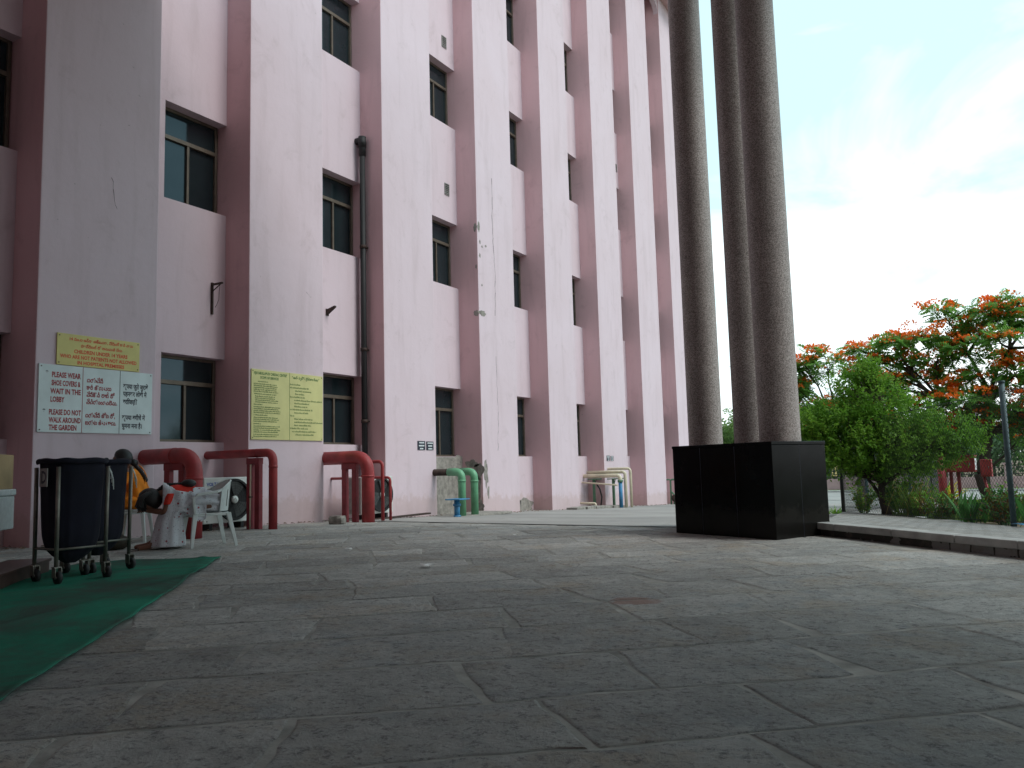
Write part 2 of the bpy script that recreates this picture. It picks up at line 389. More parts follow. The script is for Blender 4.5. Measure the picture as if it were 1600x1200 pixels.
def edge_y(x): return 11.0 - .13*(x+3.8)            # where slate paving meets the concrete drive
sheet([(-11.5,-14),(14,-14),(14,edge_y(14)+.3),(-11.5,edge_y(-11.5)+.3)], 0, 'pavement', M['mortar'], 'mortar bed between the slate slabs of the porch floor')
sheet([(-11.3,edge_y(-11.3)),(-1.0,edge_y(-1)),(-.4,14),(-1.3,36),(-1.6,47),(-34,47),(-34,36),(-11.3,36)], .016, 'driveway', M['concrete'], 'pale concrete driveway sloping down beside the pink building')
sheet([(-60,37.2),(-1.4,37.2),(60,37.2),(60,45.6),(-60,45.6)], .030, 'road', M['concrete'], 'concrete road crossing behind the garden')
sheet([(-.9,16.5),(16,10),(30,20),(30,36.6),(-1.6,36.6)], .02, 'lawn', M['lawn'], 'green lawn behind the chain-link fence')
sheet([(-60,46.2),(60,46.2),(60,50.5),(-60,50.5)], .06, 'verge', M['lawn'], 'grass verge in front of the pink compound wall')
mb = MB()
mb.box((-60,45.6,-.93),(60,45.95,-.78)); 
tag(mb.build('kerb', M['kerb'], bevel=.02), kind='structure', label='pale kerb along the far road')

# slate slabs : one paving sheet made of real, uneven slabs
mb = MB(); tones = []
A = Vector((.76,.65,0)).normalized(); B = Vector((-.65,.76,0)).normalized()
rnd = random.Random(11); t = -18.0
rowpos = []
while t < 22:
    w = rnd.uniform(.50,.68); rowpos.append((t, w)); t += w
def jit(p, amp=.022, fr=2.3): return Vector(p) + Vector((noise.noise(Vector(p)*fr), noise.noise(Vector(p)*fr+Vector((31,7,3))), 0))*amp
for (t, w) in rowpos:
    s = -20 + rnd.uniform(0, 1)
    while s < 20:
        L = rnd.choice([rnd.uniform(.55,.95), rnd.uniform(.8,1.35)])
        c = A*(s+L/2) + B*(t+w/2)
        if -12.2 < c.x < 10 and -3 < c.y < edge_y(c.x)+.25 and not (c.x > -1.2 and c.y > 8.7-(c.x+.9)*.97+.75):
            g = rnd.choice([.008,.012,.018]); g2 = rnd.choice([.010,.014,.022])
            k0 = rnd.uniform(-.07,.07); k1 = rnd.uniform(-.07,.07)
            cor = [(s+g2+k0, t+g), (s+L-g2+k1, t+g), (s+L-g2-k1*.3, t+w-g), (s+g2-k0*.3, t+w-g)]
            near = (c.x**2 + (c.y)**2) < 60
            out = []
            for i in range(4):
                p, q = cor[i], cor[(i+1) % 4]; n = max(1, int(math.dist(p, q)/(.09 if near else .4)))
                for k in range(n):
                    a_ = p[0]+(q[0]-p[0])*k/n; b_ = p[1]+(q[1]-p[1])*k/n
                    P_ = jit(A*a_+B*b_, .06, .9); 
                    if near: P_ = jit(P_, .022, 7)
                    out.append(P_)
            z = rnd.uniform(.003,.0065); tx = rnd.uniform(-.002,.002); ty = rnd.uniform(-.002,.002); h = []
            inn = [p + (c-p).normalized()*.012 for p in out]
            vb = [(p.x, p.y, gz(p.y)+.001) for p in out]; vt = [(p.x, p.y, gz(p.y)+z+(p.x-c.x)*tx+(p.y-c.y)*ty) for p in inn]
            n = len(out); f0 = len(mb.f)
            mb.add(vb+vt, [tuple(range(n,2*n))]+[(i,(i+1)%n,n+(i+1)%n,n+i) for i in range(n)])
            tones += [(rnd.random(), rnd.random(), rnd.random(), 1)]*(2*n)
        s += L
pv = mb.build('paving', M['stone']); tag(pv, kind='structure', label='uneven grey slate slabs paving the porch floor')
ca = pv.data.color_attributes.new('tone', 'FLOAT_COLOR', 'POINT')
if len(ca.data) == len(tones): ca.data.foreach_set('color', [c for t_ in tones for c in t_])

# sidewalk with kerb at right
kl = [(-1.72,9.80),(-1.49,9.57),(-.86,8.98),(-.29,8.39),(.18,7.95),(2.2,6.0),(6.5,1.9)]
back = [(12,5.0),(3.5,9.6),(.25,12.85),(-.46,14.3),(-1.54,16.3),(-2.62,17.6)]
def swz(x, y): 
    yk = 9.57 - (x+1.49)*.97
    return .13 - .0478*max(0, y-yk)
mb = MB(); poly = kl + back
mb.prism(poly, -.6, 0, swz)
tag(mb.build('sidewalk', M['pavers']), kind='structure', label='grey interlocking-block sidewalk behind the kerb')
mb = MB()
for i in range(len(kl)-1):
    a, b = Vector((*kl[i],0)), Vector((*kl[i+1],0)); nseg = max(1, round((b-a).length/.9))
    d = (b-a).normalized(); nrm = Vector((-d.y, d.x, 0)) * 1
    if nrm.y < 0: nrm = -nrm
    for k in range(nseg):
        p = a+(b-a)*k/nseg + d*.003; q = a+(b-a)*(k+1)/nseg - d*.003
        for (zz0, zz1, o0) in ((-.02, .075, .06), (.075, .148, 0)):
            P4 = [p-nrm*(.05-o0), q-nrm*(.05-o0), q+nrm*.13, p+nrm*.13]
            mb.cur = 1 if zz0 < 0 else 0; mb.prism([(v.x, v.y) for v in P4], zz0, zz1)  # lower course coloured near black: contact shade under the overhang, painted in
tag(mb.build('kerb', [M['kerb'], simple('kerb_contact_shade', (.03,.027,.022), .95, 0, .4, 8, .5, .2, False)], bevel=.01), kind='structure', label='raised concrete kerb edging the block sidewalk')

# ------------------------------------------------------------------ hospital building
XF, XR, XW = -10.68, -11.28, -11.52
LK = {-4:-8.55,-3:-4.9,-2:-1.25,-1:2.38, 0:5.99, 1:9.56, 2:13.15, 3:16.86, 4:20.48, 5:24.16, 6:27.82, 7:31.6}
WFS = {5:2.0, 6:2.1, 7:1.9}
class _W(dict):
    def __missing__(s, k): return 1.79
WF = _W(WFS)
ZT = 20.6
bld = thing('hospital_building', 'tall pale pink hospital block with deep vertical piers and dark windows', 'building', (XR,14,0))
bo = Vector((XR,14,0))
def bb(a, b): return (Vector(a)-bo, Vector(b)-bo)
floors = [(1.42,2.85),(5.40,7.05),(9.58,11.18),(13.33,15.04),(17.3,19.0)]
keys = sorted(LK)
# rear mass
mb = MB(); mb.box(*bb((-24,-8.55,-1.5),(-11.9,33.5,ZT))); mb.build('rear_wall', M['pink'], bld)
for k in keys:
    y0 = LK[k]; y1 = y0 + WF[k]
    mb = MB()
    n = 1
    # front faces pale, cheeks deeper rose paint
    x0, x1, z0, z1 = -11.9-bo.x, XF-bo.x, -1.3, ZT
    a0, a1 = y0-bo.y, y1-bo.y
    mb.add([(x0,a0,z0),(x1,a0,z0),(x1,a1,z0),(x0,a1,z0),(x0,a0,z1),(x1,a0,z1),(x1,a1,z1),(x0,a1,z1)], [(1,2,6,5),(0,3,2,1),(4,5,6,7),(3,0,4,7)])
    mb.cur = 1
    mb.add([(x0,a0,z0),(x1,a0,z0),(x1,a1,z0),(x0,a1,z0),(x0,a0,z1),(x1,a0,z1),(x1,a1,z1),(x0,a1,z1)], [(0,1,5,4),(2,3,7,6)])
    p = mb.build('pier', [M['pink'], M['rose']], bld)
    md = p.modifiers.new('w', 'WELD'); md.merge_threshold = .0005
    md = p.modifiers.new('b', 'BEVEL'); md.width = .012; md.segments = 2; md.limit_method = 'ANGLE'
# bays between piers
def window(y0, y1, z0, z1, mull):
    w = MB(); t = .05; x0, x1 = XW-.03, XW+.03
    Bx = lambda a, b: w.box(*bb(a, b))
    Bx((x0,y0,z0),(x1,y0+t,z1)); Bx((x0,y1-t,z0),(x1,y1,z1)); Bx((x0,y0+t,z0),(x1,y1-t,z0+t)); Bx((x0,y0+t,z1-t),(x1,y1-t,z1))
    zt = z1-(z1-z0)*.31
    Bx((x0,y0+t,zt-.035),(x1+.012,y1-t,zt+.035))
    f = w.build('window', M['frame'], bld, bevel=.004)
    gx = XW-.005
    for m_ in mull:
        s_ = MB(); s_.box(*bb((x0+.005,m_-.022,z0+t),(x1+.004,m_+.022,zt-.035))); s_.build('mullion', M['frame'], f)
    edges = [y0+t]+list(mull)+[y1-t]
    for i in range(len(edges)-1):
        s_ = MB(); e0, e1 = edges[i]+.022*(i>0), edges[i+1]-.022*(i<len(edges)-2); off = .012*(i%2)
        s_.box(*bb((gx-.01-off,e0,z0+t),(gx-off,e1,zt-.035))); s_.build('pane', M['glass'], f)
    s_ = MB(); s_.box(*bb((gx-.01,y0+t,zt+.035),(gx,y1-t,z1-t))); s_.build('pane', M['glass'], f)
    # dark sub-frame outside at the jamb
    s_ = MB(); s_.box(*bb((x1,y0,z0),(x1+.10,y0+.018,z1))); s_.build('jamb', M['dframe'], f)
for k in keys[:-1]:
    ya, yb = LK[k]+WF[k], LK[k+1]
    wz = [((1.17 if k >= 2 else z0) if i == 0 else z0, z1) for i, (z0, z1) in enumerate(floors)]
    wy0 = yb - 1.25; wy1 = yb - .02
    zs = -1.3; mb = MB()
    for (z0, z1) in wz:
        mb.box(*bb((-11.9,ya,zs),(XR,yb,z0)))
        mb.box(*bb((-11.9,ya,z0),(XR-.001,wy0,z1)))
        zs = z1
    mb.box(*bb((-11.9,ya,zs),(XR,yb,ZT)))
    o = mb.build('infill_wall', M['pink'], bld)
    for (z0, z1) in wz:
        window(wy0, wy1, z0, z1, [(wy0+wy1)/2])
        b_ = MB(); b_.box(*bb((-11.88,wy0,z0),(XW-.06,wy1,z1)))
    # arch lintel spanning the piers near the roof
    mb = MB(); n = 14; pts = []
    for i in range(n+1):
        a = math.pi*i/n; pts.append(((ya+yb)/2 - math.cos(a)*(yb-ya)/2 - bo.y, 19.85+math.sin(a)*.5))
    x0, x1 = XF-.22-bo.x, XF-.03-bo.x
    for i in range(n):
        (p0, q0), (p1, q1) = pts[i], pts[i+1]
        mb.add([(x0,p0,q0),(x1,p0,q0),(x1,p1,q1),(x0,p1,q1),(x0,p0,ZT),(x1,p0,ZT),(x1,p1,ZT),(x0,p1,ZT)], [(0,3,2,1),(1,2,6,5),(3,0,4,7)])
    mb.build('arch', M['pink'], bld)
mb = MB(); mb.box(*bb((-24.5,-9,ZT),(XF+.75,34.0,ZT+.55))); mb.build('roof', M['rose'], bld)
# exposed cement under the third bay window and plaster losses
def blob(mb, cy, cz, ry, rz, x=None, ycheek=None, n=22, seed=0, amp=.35, th=.004, cx=0):
    r_ = random.Random(seed); ph = r_.random()*9; pts = []
    for i in range(n):
        a = 2*math.pi*i/n; k = 1 + amp*(noise.noise(Vector((math.cos(a)*1.7+ph, math.sin(a)*1.7, ph)))*1.6 + r_.uniform(-.25,.25))
        pts.append((math.cos(a)*ry*k, math.sin(a)*rz*k))
    if ycheek is None: v0 = [(x, cy+a, cz+b) for a, b in pts]; v1 = [(x+th, cy+a*.97, cz+b*.97) for a, b in pts]
    else: v0 = [(cx+a, ycheek, cz+b) for a, b in pts]; v1 = [(cx+a*.97, ycheek-th, cz+b*.97) for a, b in pts]
    v0 = [Vector(p)-bo for p in v0]; v1 = [Vector(p)-bo for p in v1]
    mb.add(v0+v1, [tuple(range(n,2*n))]+[(i,(i+1)%n,n+(i+1)%n,n+i) for i in range(n)])
_n = [0]
def patch(*a, **k):
    m_ = MB(); blob(m_, *a, **k); m_.build('bare_plaster', M['cement'], bld)
mb = MB()
mb.box(*bb((XR,14.95,-.3),(XR+.012,16.85,1.16)))
mb.build('bare_plaster', M['cement'], bld)
patch(16.7, 1.1, .35, .10, XR+.012, seed=3)
for (cx, cz, a, b, s_) in [(-10.82,.75,.16,.22,5),(-10.98,.98,.22,.09,6),(-10.8,.42,.07,.3,7),(-10.75,-.05,.09,.16,8),(-10.76,4.72,.08,.07,9),(-10.74,6.9,.05,.10,10),(-10.73,5.9,.03,.05,11)]:
    patch(0, cz, a, b, None, 16.86, cx=cx, seed=s_)
for (cy, cz, a, b, s_) in [(17.02,.75,.09,.32,15),(17.1,.30,.05,.14,16),(17.0,4.73,.16,.06,17),(16.93,6.95,.05,.13,18),(16.98,6.55,.03,.05,19),(17.25,6.5,.04,.03,20),(16.96,6.2,.03,.05,21),(17.08,6.45,.03,.03,22),(17.03,5.45,.03,.03,23)]:
    patch(cy, cz, a, b, XF, seed=s_)
for (cy, cz, a, b, s_) in [(20.0,-.18,.55,.17,31),(19.2,-.2,.5,.2,32)]: patch(cy, cz, a, b, XR, seed=s_)
mb = MB(); r_ = random.Random(5)
def crack(pts, w=.006):
    P = []
    for (a, b) in zip(pts[:-1], pts[1:]):
        n = 9
        for i in range(n):
            t = i/n; P.append(Vector((XF+.002, a[0]+(b[0]-a[0])*t+r_.uniform(-.018,.018), a[1]+(b[1]-a[1])*t)))
    for p, q in zip(P[:-1], P[1:]):
        ww = w*r_.uniform(.4,1.3); mb.add([p-bo+Vector((0,-ww,0)), p-bo+Vector((0,ww,0)), q-bo+Vector((0,ww*.8,0)), q-bo+Vector((0,-ww*.8,0))], [(0,1,2,3)])
crack([(17.62,8.4),(17.60,6.9),(17.68,5.98),(17.64,4.6)], .008); crack([(17.62,3.7),(17.66,2.1),(17.6,1.2)], .005)
crack([(7.0,5.2),(7.1,4.7)], .004); crack([(10.9,4.2),(11.05,4.1)], .004)
mb.build('crack', M['crack'], bld)
# unseen wall mass around the camera, added to block sky light and darken the porch
wing = thing('entrance_wing', 'pink entrance wing with glass lobby doors beside the porch steps', 'building', (-9,-2,0))
mb = MB(); mb.prism([(-1.7,3.6),(1.2,1.0),(3.0,-2.0),(4,-9.5),(20,-9.5),(20,7.0),(25,7.0),(25,-12),(-1.7,-12)], 0, 9.2); wing_wall = mb.build('wall', M['rose'], wing)

# porch roof, columns, pedestal
mb = MB(); mb.prism([(-10.6,-10),(-10.6,7.4),(-3.4,11.9),(-.8,11.2),(3.4,8.6),(11,6.0),(11,-10)], 9.35, 10.2)
tag(mb.build('porch_roof', M['pink']), 'broad flat pink porch roof carried by the granite columns', 'roof')
Bc, u_, v_ = Vector((-2.03,9.06,0)), Vector((.41,.914,0)).normalized(), Vector((-.914,.41,0)).normalized()
ped = thing('column_pedestal', 'large polished black granite pedestal under the three columns', 'pedestal', Bc)
def L2(a, b): p = u_*a + v_*b; return (p.x, p.y)
poly = [L2(0,0), L2(.985,0), L2(.985,.62), L2(1.75,1.25), L2(1.75,2.35), L2(1.2,2.5), L2(.10,1.54)]
mb = MB(); mb.prism(poly, -.08, 1.03); mb.build('base', M['black_granite'], ped, bevel=.006)
cen = Vector((sum(p[0] for p in poly)/7, sum(p[1] for p in poly)/7)); pl2 = [tuple(Vector(p)+(Vector(p)-cen).normalized()*.008) for p in poly]
mb = MB(); mb.prism(pl2, 1.03, 1.065); mb.build('coping', M['black_granite'], ped, bevel=.004)
for a_, b_, f in ((Vector((0,0,0)), v_*1.54, (.33,.66)), (Vector((0,0,0)), u_*.985, (.5,))):
    for q in f:
        p = a_+(b_-a_)*q; d = (b_-a_).normalized(); nn = Vector((d.y,-d.x,0)) 
        if nn.dot(-(Vector((cen[0],cen[1],0)))) < 0: nn = -nn
        mb = MB(); c4 = [p-d*.0015-nn*.004, p+d*.0015-nn*.004, p+d*.0015+nn*.0012, p-d*.0015+nn*.0012]; mb.prism([(c.x,c.y) for c in c4], -.02, 1.028); mb.build('panel_seam', M['signk'], ped)
for (x, y, r0, lab) in [(-2.09,9.80,.233,'speckled grey-brown granite column at the right of the pedestal, lit on its right side'), (-2.60,10.56,.222,'dark granite column half hidden behind the right-hand column'), (-3.35,11.04,.230,'dark brown granite column standing apart at the left of the pedestal')]:
    mb = MB(); rings = []
    n = 40
    for i in range(13):
        z = 1.065 + (9.35-1.065)*i/12; r = r0*(1-.045*i/12)
        rings.append([(math.cos(2*math.pi*k/n)*r, math.sin(2*math.pi*k/n)*r, z) for k in range(n)])
    mb.smooth = True; mb.loft(rings, False)
    o = mb.build('granite_column', M['granite'], loc=(x,y,0)); tag(o, lab, 'column', 'granite columns on the black pedestal')

# ------------------------------------------------------------------ entrance steps, carpet, boxes
st = thing('entrance_steps', 'dark brown granite steps up to the entrance at the left edge', 'steps', (-6.7,3.5,0))
f_ = Vector((-.69,.72,0)).normalized(); b_ = Vector((-.72,-.69,0)).normalized()
def stp(a0, a1, s0, s1): # along face, setback
    o = Vector((-6.68,3.52,0)) - Vector((-6.7,3.5,0))
    return [tuple((o + f_*a + b_*s)[:2]) for a, s in ((a0,s0),(a1,s0),(a1,s1),(a0,s1))]
mb = MB(); mb.prism(stp(-4,1.25,0,.34), 0, .12); mb.prism(stp(-4,1.25,-.02,.34), .12, .145); mb.build('tread', M['brown_granite'], st, bevel=.004)
mb = MB(); mb.prism(stp(-4,.62,.34,.66), 0, .26); mb.prism(stp(-4,.63,.32,.66), .26, .285); mb.build('tread', M['brown_granite'], st, bevel=.004)
mb = MB(); mb.prism(stp(-4,.62,.66,2.6), 0, .40); mb.prism(stp(-4,.63,.64,2.6), .40, .425); mb.build('landing', M['brown_granite'], st, bevel=.004)
mb = MB(); r_ = random.Random(2)
near = [(-6.95,5.87),(-5.84,4.63),(-4.49,3.12),(-3.32,1.77),(-1.2,-.6)]
n = 60; P = []
for i in range(n+1):
    t = i/n*4; k = min(3, int(t)); f = t-k; P.append((near[k][0]+(near[k+1][0]-near[k][0])*f + .006*noise.noise(Vector((i*.4,0,0))), near[k][1]+(near[k+1][1]-near[k][1])*f+ .006*noise.noise(Vector((i*.4,5,0)))))
far = [(-7.95,4.98),(-7.6,4.42),(-6.72,3.53),(-6.32,3.12),(-5.2,-1.5)]
def pl(Q, t):
    t = min(t*(len(Q)-1), len(Q)-1.0001); k = int(t); f = t-k; return Vector((Q[k][0]+(Q[k+1][0]-Q[k][0])*f, Q[k][1]+(Q[k+1][1]-Q[k][1])*f, 0))
mb = MB(); nu, nv = 110, 44; mb.smooth = True; pts = []
for i in range(nu+1):
    a_ = Vector((*P[int(i/nu*60)], 0)) if i % 2 == 99 else pl(P, i/nu); b2 = pl(far, i/nu)
    for j in range(nv+1):
        p = a_.lerp(b2, j/nv); e = min(j/nv*3.0, 1, i/nu*9); zz = .021+.007*max(0, noise.noise(Vector((p.x*1.9, p.y*1.9, 1)))+.25)*2 + .006*(1-min(1, j/1.6))*max(0, noise.noise(Vector((i*.22, 2, 2)))+.15)*2
        zz += .012*math.exp(-((p.x*.66+p.y*.75+.35+.1*noise.noise(p*1.5))/.05)**2) + .010*math.exp(-((p.x*.9+p.y*.4+3.4)/.06)**2)
        pts.append((p.x, p.y, zz))
mb.add(pts, [(i*(nv+1)+j,(i+1)*(nv+1)+j,(i+1)*(nv+1)+j+1,i*(nv+1)+j+1) for i in range(nu) for j in range(nv)])
o = mb.build('carpet', M['carpet'], solid=.006); tag(o, 'faded green carpet laid diagonally from the entrance steps', 'carpet')
# boxes on the landing
wb = thing('foam_box', 'large white foam box under the cardboard carton on the landing', 'box', (-7.72,4.02,.425), R(43))
mb = MB(); mb.box((-.5,-.26,0),(.10,.16,.30)); mb.build('body', M['foam'], wb, bevel=.01)
mb = MB(); mb.box((-.51,-.27,.302),(.11,.17,.36)); mb.build('lid', M['foam'], wb, bevel=.01)
cb = thing('cardboard_carton', 'brown cardboard carton with green plastic over it, on the white foam box', 'carton', (-7.72,4.02,.787), R(43))
mb = MB(); mb.box((-.5,-.25,0),(.085,.15,.31)); mb.build('body', M['card'], cb, bevel=.004)
mb = MB(); mb.box((-.45,-.2515,.20),(.07,-.251,.215)); mb.box((-.2,-.2515,.04),(.06,-.251,.065)); mb.box((-.12,-.2515,.225),(.05,-.251,.24)); mb.build('print', M['dframe'], cb)
mb = MB(); pts = []
nx, ny = 12, 8
for i in range(nx+1):
    for j in range(ny+1):
        x = -.5+.42*i/nx; y = -.285 + .25*j/ny; z = .325 + .02*noise.noise(Vector((i*.9,j*.9,1)))
        if j < 3: z = .315-(3-j)*.035*(1+.5*noise.noise(Vector((i*.8,3,3)))) ; y = -.262-.008*noise.noise(Vector((i,j,0)))
        pts.append((x,y,z))
mb.add(pts, [(i*(ny+1)+j,(i+1)*(ny+1)+j,(i+1)*(ny+1)+j+1,i*(ny+1)+j+1) for i in range(nx) for j in range(ny)])
mb.build('plastic_sheet', M['gbag'], cb, solid=.002)

# ------------------------------------------------------------------ text
def text_geo(s, size, bold=0, width=None, align='LEFT'):
    cu = bpy.data.curves.new('t', 'FONT'); cu.body = s; cu.size = size; cu.offset = bold; cu.align_x = align; cu.resolution_u = 2; cu.fill_mode = 'FRONT'
    o = bpy.data.objects.new('t', cu); COL.objects.link(o)
    dg = bpy.context.evaluated_depsgraph_get(); dg.update()
    me = bpy.data.meshes.new_from_object(o.evaluated_get(dg))
    vs = [v.co.copy() for v in me.vertices]; fs = [tuple(p.vertices) for p in me.polygons]
    bpy.data.objects.remove(o); bpy.data.meshes.remove(me); bpy.data.curves.remove(cu)
    if vs and width:
        x0 = min(v.x for v in vs); x1 = max(v.x for v in vs); k = width/max(1e-6, x1-x0)
        for v in vs: v.x *= k
    return vs, fs
def write(mb, s, y, z, size, x, bold=0, width=None, align='LEFT'):
    vs, fs = text_geo(s, size, bold, width, align)
    mb.add([(x, y+v.x, z+v.y) for v in vs], fs)
# all sign boards are local: origin at lower-left (y,z), facing +X
def board(name, label, cat, y, z, w, h, mat, group=None, x=XF):
    t = thing(name, label, cat, (x,y,z), 0, group)
    mb = MB(); mb.box((.004,0,0),(.022,w,h)); mb.build('board', mat, t, bevel=.002)
    mb = MB()
    for (a, b) in ((.03,.03),(w-.03,.03),(.03,h-.03),(w-.03,h-.03)): mb.box((.0225,a-.007,b-.007),(.027,a+.007,b+.007))
    mb.build('screw', M['rust'], t)
    return t
t = board('warning_sign', 'yellow board with orange-red lettering forbidding children under 14, above the white board', 'sign', 6.26, 2.40, 1.23, .43, M['signy'])
mb = MB(); X = .0235
write(mb, '14 సం.ల కన్నా తక్కువగా, పేషెంట్ కాని వారు', .16, .345, .058, X, .0016, .95)
write(mb, 'హాస్పిటల్ లో అనుమతి లేదు', .33, .262, .058, X, .0016, .62)
write(mb, 'CHILDREN UNDER 14 YEARS', .235, .175, .070, X, .0022, .80)
write(mb, 'WHO ARE NOT PATIENTS NOT ALLOWED', .045, .098, .070, X, .0022, 1.14)
write(mb, 'IN HOSPITAL PREMISSES', .285, .025, .066, X, .0022, .70)
mb.build('lettering', M['inkor'], t)
t = board('notice_board', 'white three-panel board asking for shoe covers in English, Telugu and Hindi', 'sign', 6.03, 1.49, 1.68, .90, M['signw'])
mb = MB()
for s, y, z, w in [('PLEASE WEAR',.17,.735,.40),('SHOE COVERS &',.17,.625,.40),('WAIT IN THE',.16,.515,.42),('LOBBY',.16,.405,.19),]:
    write(mb, s, y, z, .098, X, .0035, w)
mb.build('english_text', M['inkred'], t); mb = MB()
for s, y, z, w in [('PLEASE DO NOT',.145,.235,.44),('WALK AROUND',.15,.13,.44),('THE GARDEN',.15,.03,.38)]: write(mb, s, y, z, .098, X, .0035, w)
mb.build('english_text', M['inkred'], t)
for y, z in ((.09,.745),(.065,.235)):
    mb = MB(); write(mb, '*', y, z, .098, X, .0035, .035); mb.build('bullet', M['inkk'], t)
mb = MB()
for s, y, z, w in [('దయచేసి',.66,.70,.24),('కాలి తొడుగులు',.66,.60,.37),('వేసికొని లాబీ లో',.66,.50,.42),('వేచియుండవలెను.',.66,.40,.46),]:
    write(mb, s, y, z, .088, X, .003, w)
mb.build('telugu_text', M['inkred'], t); mb = MB()
for s, y, z, w in [('దయచేసి తోట లో,',.65,.215,.44),('బయట తిరుగరాదు.',.65,.115,.46)]: write(mb, s, y, z, .088, X, .003, w)
mb.build('telugu_text', M['inkred'], t)
mb = MB()
for s, y, z, w in [('कृपया जुते जुराबें',1.21,.655,.40),('पहनकर लोबी में',1.21,.545,.38),('वरिाजएि।',1.21,.43,.23),('कृपया बगीचें में',1.20,.205,.37),('घुमना मना है।',1.20,.085,.32)]:
    write(mb, s, y, z, .092, X, .0032, w)
mb.build('hindi_text', M['inkk'], t)
mb = MB(); mb.box((.0222,.60,0),(.0245,.606,.90)); mb.build('divider', M['inkred'], t)
mb = MB(); mb.box((.0222,1.155,0),(.0245,1.161,.90)); mb.build('divider', M['inkk'], t)
t = board('services_board', 'pale yellow two-panel board of closely printed green text on the second pier', 'sign', 9.60, 1.45, 1.71, 1.20, M['signyb'])
mb = MB()
write(mb, 'VIJAYABULLAPUDI CARDIAC CENTRE"', .05, 1.115, .062, X, .002, .76); write(mb, 'SCOPE OF SERVICES', .19, 1.045, .058, X, .002, .42)
write(mb, '" ఆంధ్ర హృద్రోగ వైద్యశాల సేవలు "', .93, 1.10, .062, X, .002, .68)
r_ = random.Random(4)
def lineblock(y0, z, w, size):
    y = y0
    while y < y0+w:
        L = r_.uniform(.3,1.6)*size*1.8; yy = y
        while yy < min(y+L, y0+w):
            cw = size*r_.uniform(.25,.5); hh = size*r_.choice([.45,.5,.7]); mb.box((X-.001,yy,z),(X+.0005,yy+cw*.42,z+hh)); mb.box((X-.001,yy+cw*.42,z),(X+.0005,yy+cw*.8,z+size*.12)); yy += cw
        y += L + size*.35
z = .985; groups = [(1,.14,.26),(5,.05,.56),(1,.06,.5),(4,.08,.52),(1,.05,.2),(4,.05,.62),(1,.05,.3),(3,.05,.58),(1,.05,.2),(4,.05,.66),(2,.05,.6)]
for n_, off, w in groups:
    for i in range(n_):
        lineblock(off, z, w*r_.uniform(.8,1.0), .028); z -= .033
    z -= .008
z = .985
for off, w in [(0,.24),(0,.45),(.12,.40),(.12,.22),(0,.35),(.10,.70),(.10,.36),(.10,.32),(0,.55),(.10,.35),(0,.1),(.1,.45),(.1,.7),(.1,.42),(0,.44),(.05,.6),(.13,.45)]:
    lineblock(.885+off, z, w, .040); z -= .056
mb.box((X-.001,.868,0),(X+.001,.873,1.2))
mb.build('lettering', M['inkg'], t)
for (y, z, sz, lab, rows) in [(14.24,1.30,.27,'left small dark plate with white lettering on the third pier',3),(14.56,1.30,.26,'right small dark plate with white lettering on the third pier',3),(24.36,1.0,.24,'left small dark plate on the pier above the cream pipes',4),(24.68,1.0,.22,'right small dark plate on the pier above the cream pipes',4)]:
    t = thing('wall_plate', lab, 'sign', (XF,y,z), 0, 'small dark plates on the piers')
    mb = MB(); mb.box((.003,0,0),(.012,sz,sz*.72)); mb.build('board', M['signk'], t)
    mb = MB(); r_ = random.Random(int(y*10))
    for i in range(rows):
        w = sz*r_.uniform(.35,.75); y0 = (sz-w)/2; hh = sz*.72/rows
        yy = y0
        while yy < y0+w: c = r_.uniform(.012,.03); mb.box((.0122,yy,sz*.72-hh*(i+.8)),(.0128,yy+c*.75,sz*.72-hh*(i+.35))); yy += c
    mb.build('lettering', M['inkw'], t)

# ------------------------------------------------------------------ wall fittings
for (y, z, lab) in [(16.32,11.62,'upper small slatted vent high in the third bay'),(16.32,7.72,'lower small slatted vent in the third bay'),(27.5,11.8,'small slatted vent in the far bay')]:
    t = thing('wall_vent', lab, 'vent', (XR,y,z), 0, 'small slatted vents in the recessed wall')
    mb = MB(); s_ = .2
    mb.box((.002,0,0),(.02,s_,.02)); mb.box((.002,0,.28),(.02,s_,.30)); mb.box((.002,0,.02),(.02,.02,.28)); mb.box((.002,s_-.02,.02),(.02,s_,.28)); mb.build('frame', M['greym'], t)
    mb = MB(); mb.box((.001,.02,.02),(.004,s_-.02,.28)); mb.build('backing', M['blackp'], t)
    mb = MB()
    for i in range(5): mb.box((.005,.02,.04+i*.048),(.018,s_-.02,.062+i*.048))
    mb.build('slat', M['greym'], t)
t = thing('wall_bracket', 'rusty L-shaped steel bracket on the first recessed wall', 'bracket', (XR,9.3,4.1))
mb = MB(); mb.box((.0,-.045,-.50),(.035,-.012,.05)); mb.build('upright', M['rust'], t)
mb = MB(); mb.box((.036,-.045,.0),(.27,-.012,.03)); mb.tube([(.02,-.025,-.10),(.22,-.025,.0)], .010, 6); mb.build('arm', M['rust'], t)
mb = MB(); mb.tube([(.20,-.02,.0),(.16,.0,-.12),(.14,.01,-.25),(.10,0,-.34),(.06,0,-.38)], .004, 5); mb.build('wire', M['rust'], t)
t = thing('wall_bracket', 'small black wedge bracket on the second recessed wall', 'bracket', (XR,12.1,4.02))
mb = MB(); mb.add([(.0,-.03,0),(.0,.03,0),(.0,-.03,.10),(.0,.03,.10),(.22,-.03,.16),(.22,.03,.16),(.22,-.03,.13),(.22,.03,.13)], [(0,2,3,1),(2,4,5,3),(4,6,7,5),(6,0,1,7),(0,6,4,2),(1,3,5,7)]); mb.build('arm', M['rust'], t)
mb = MB(); mb.box((-.001,-.04,-.02),(.012,.04,.12)); mb.build('plate', M['rust'], t)
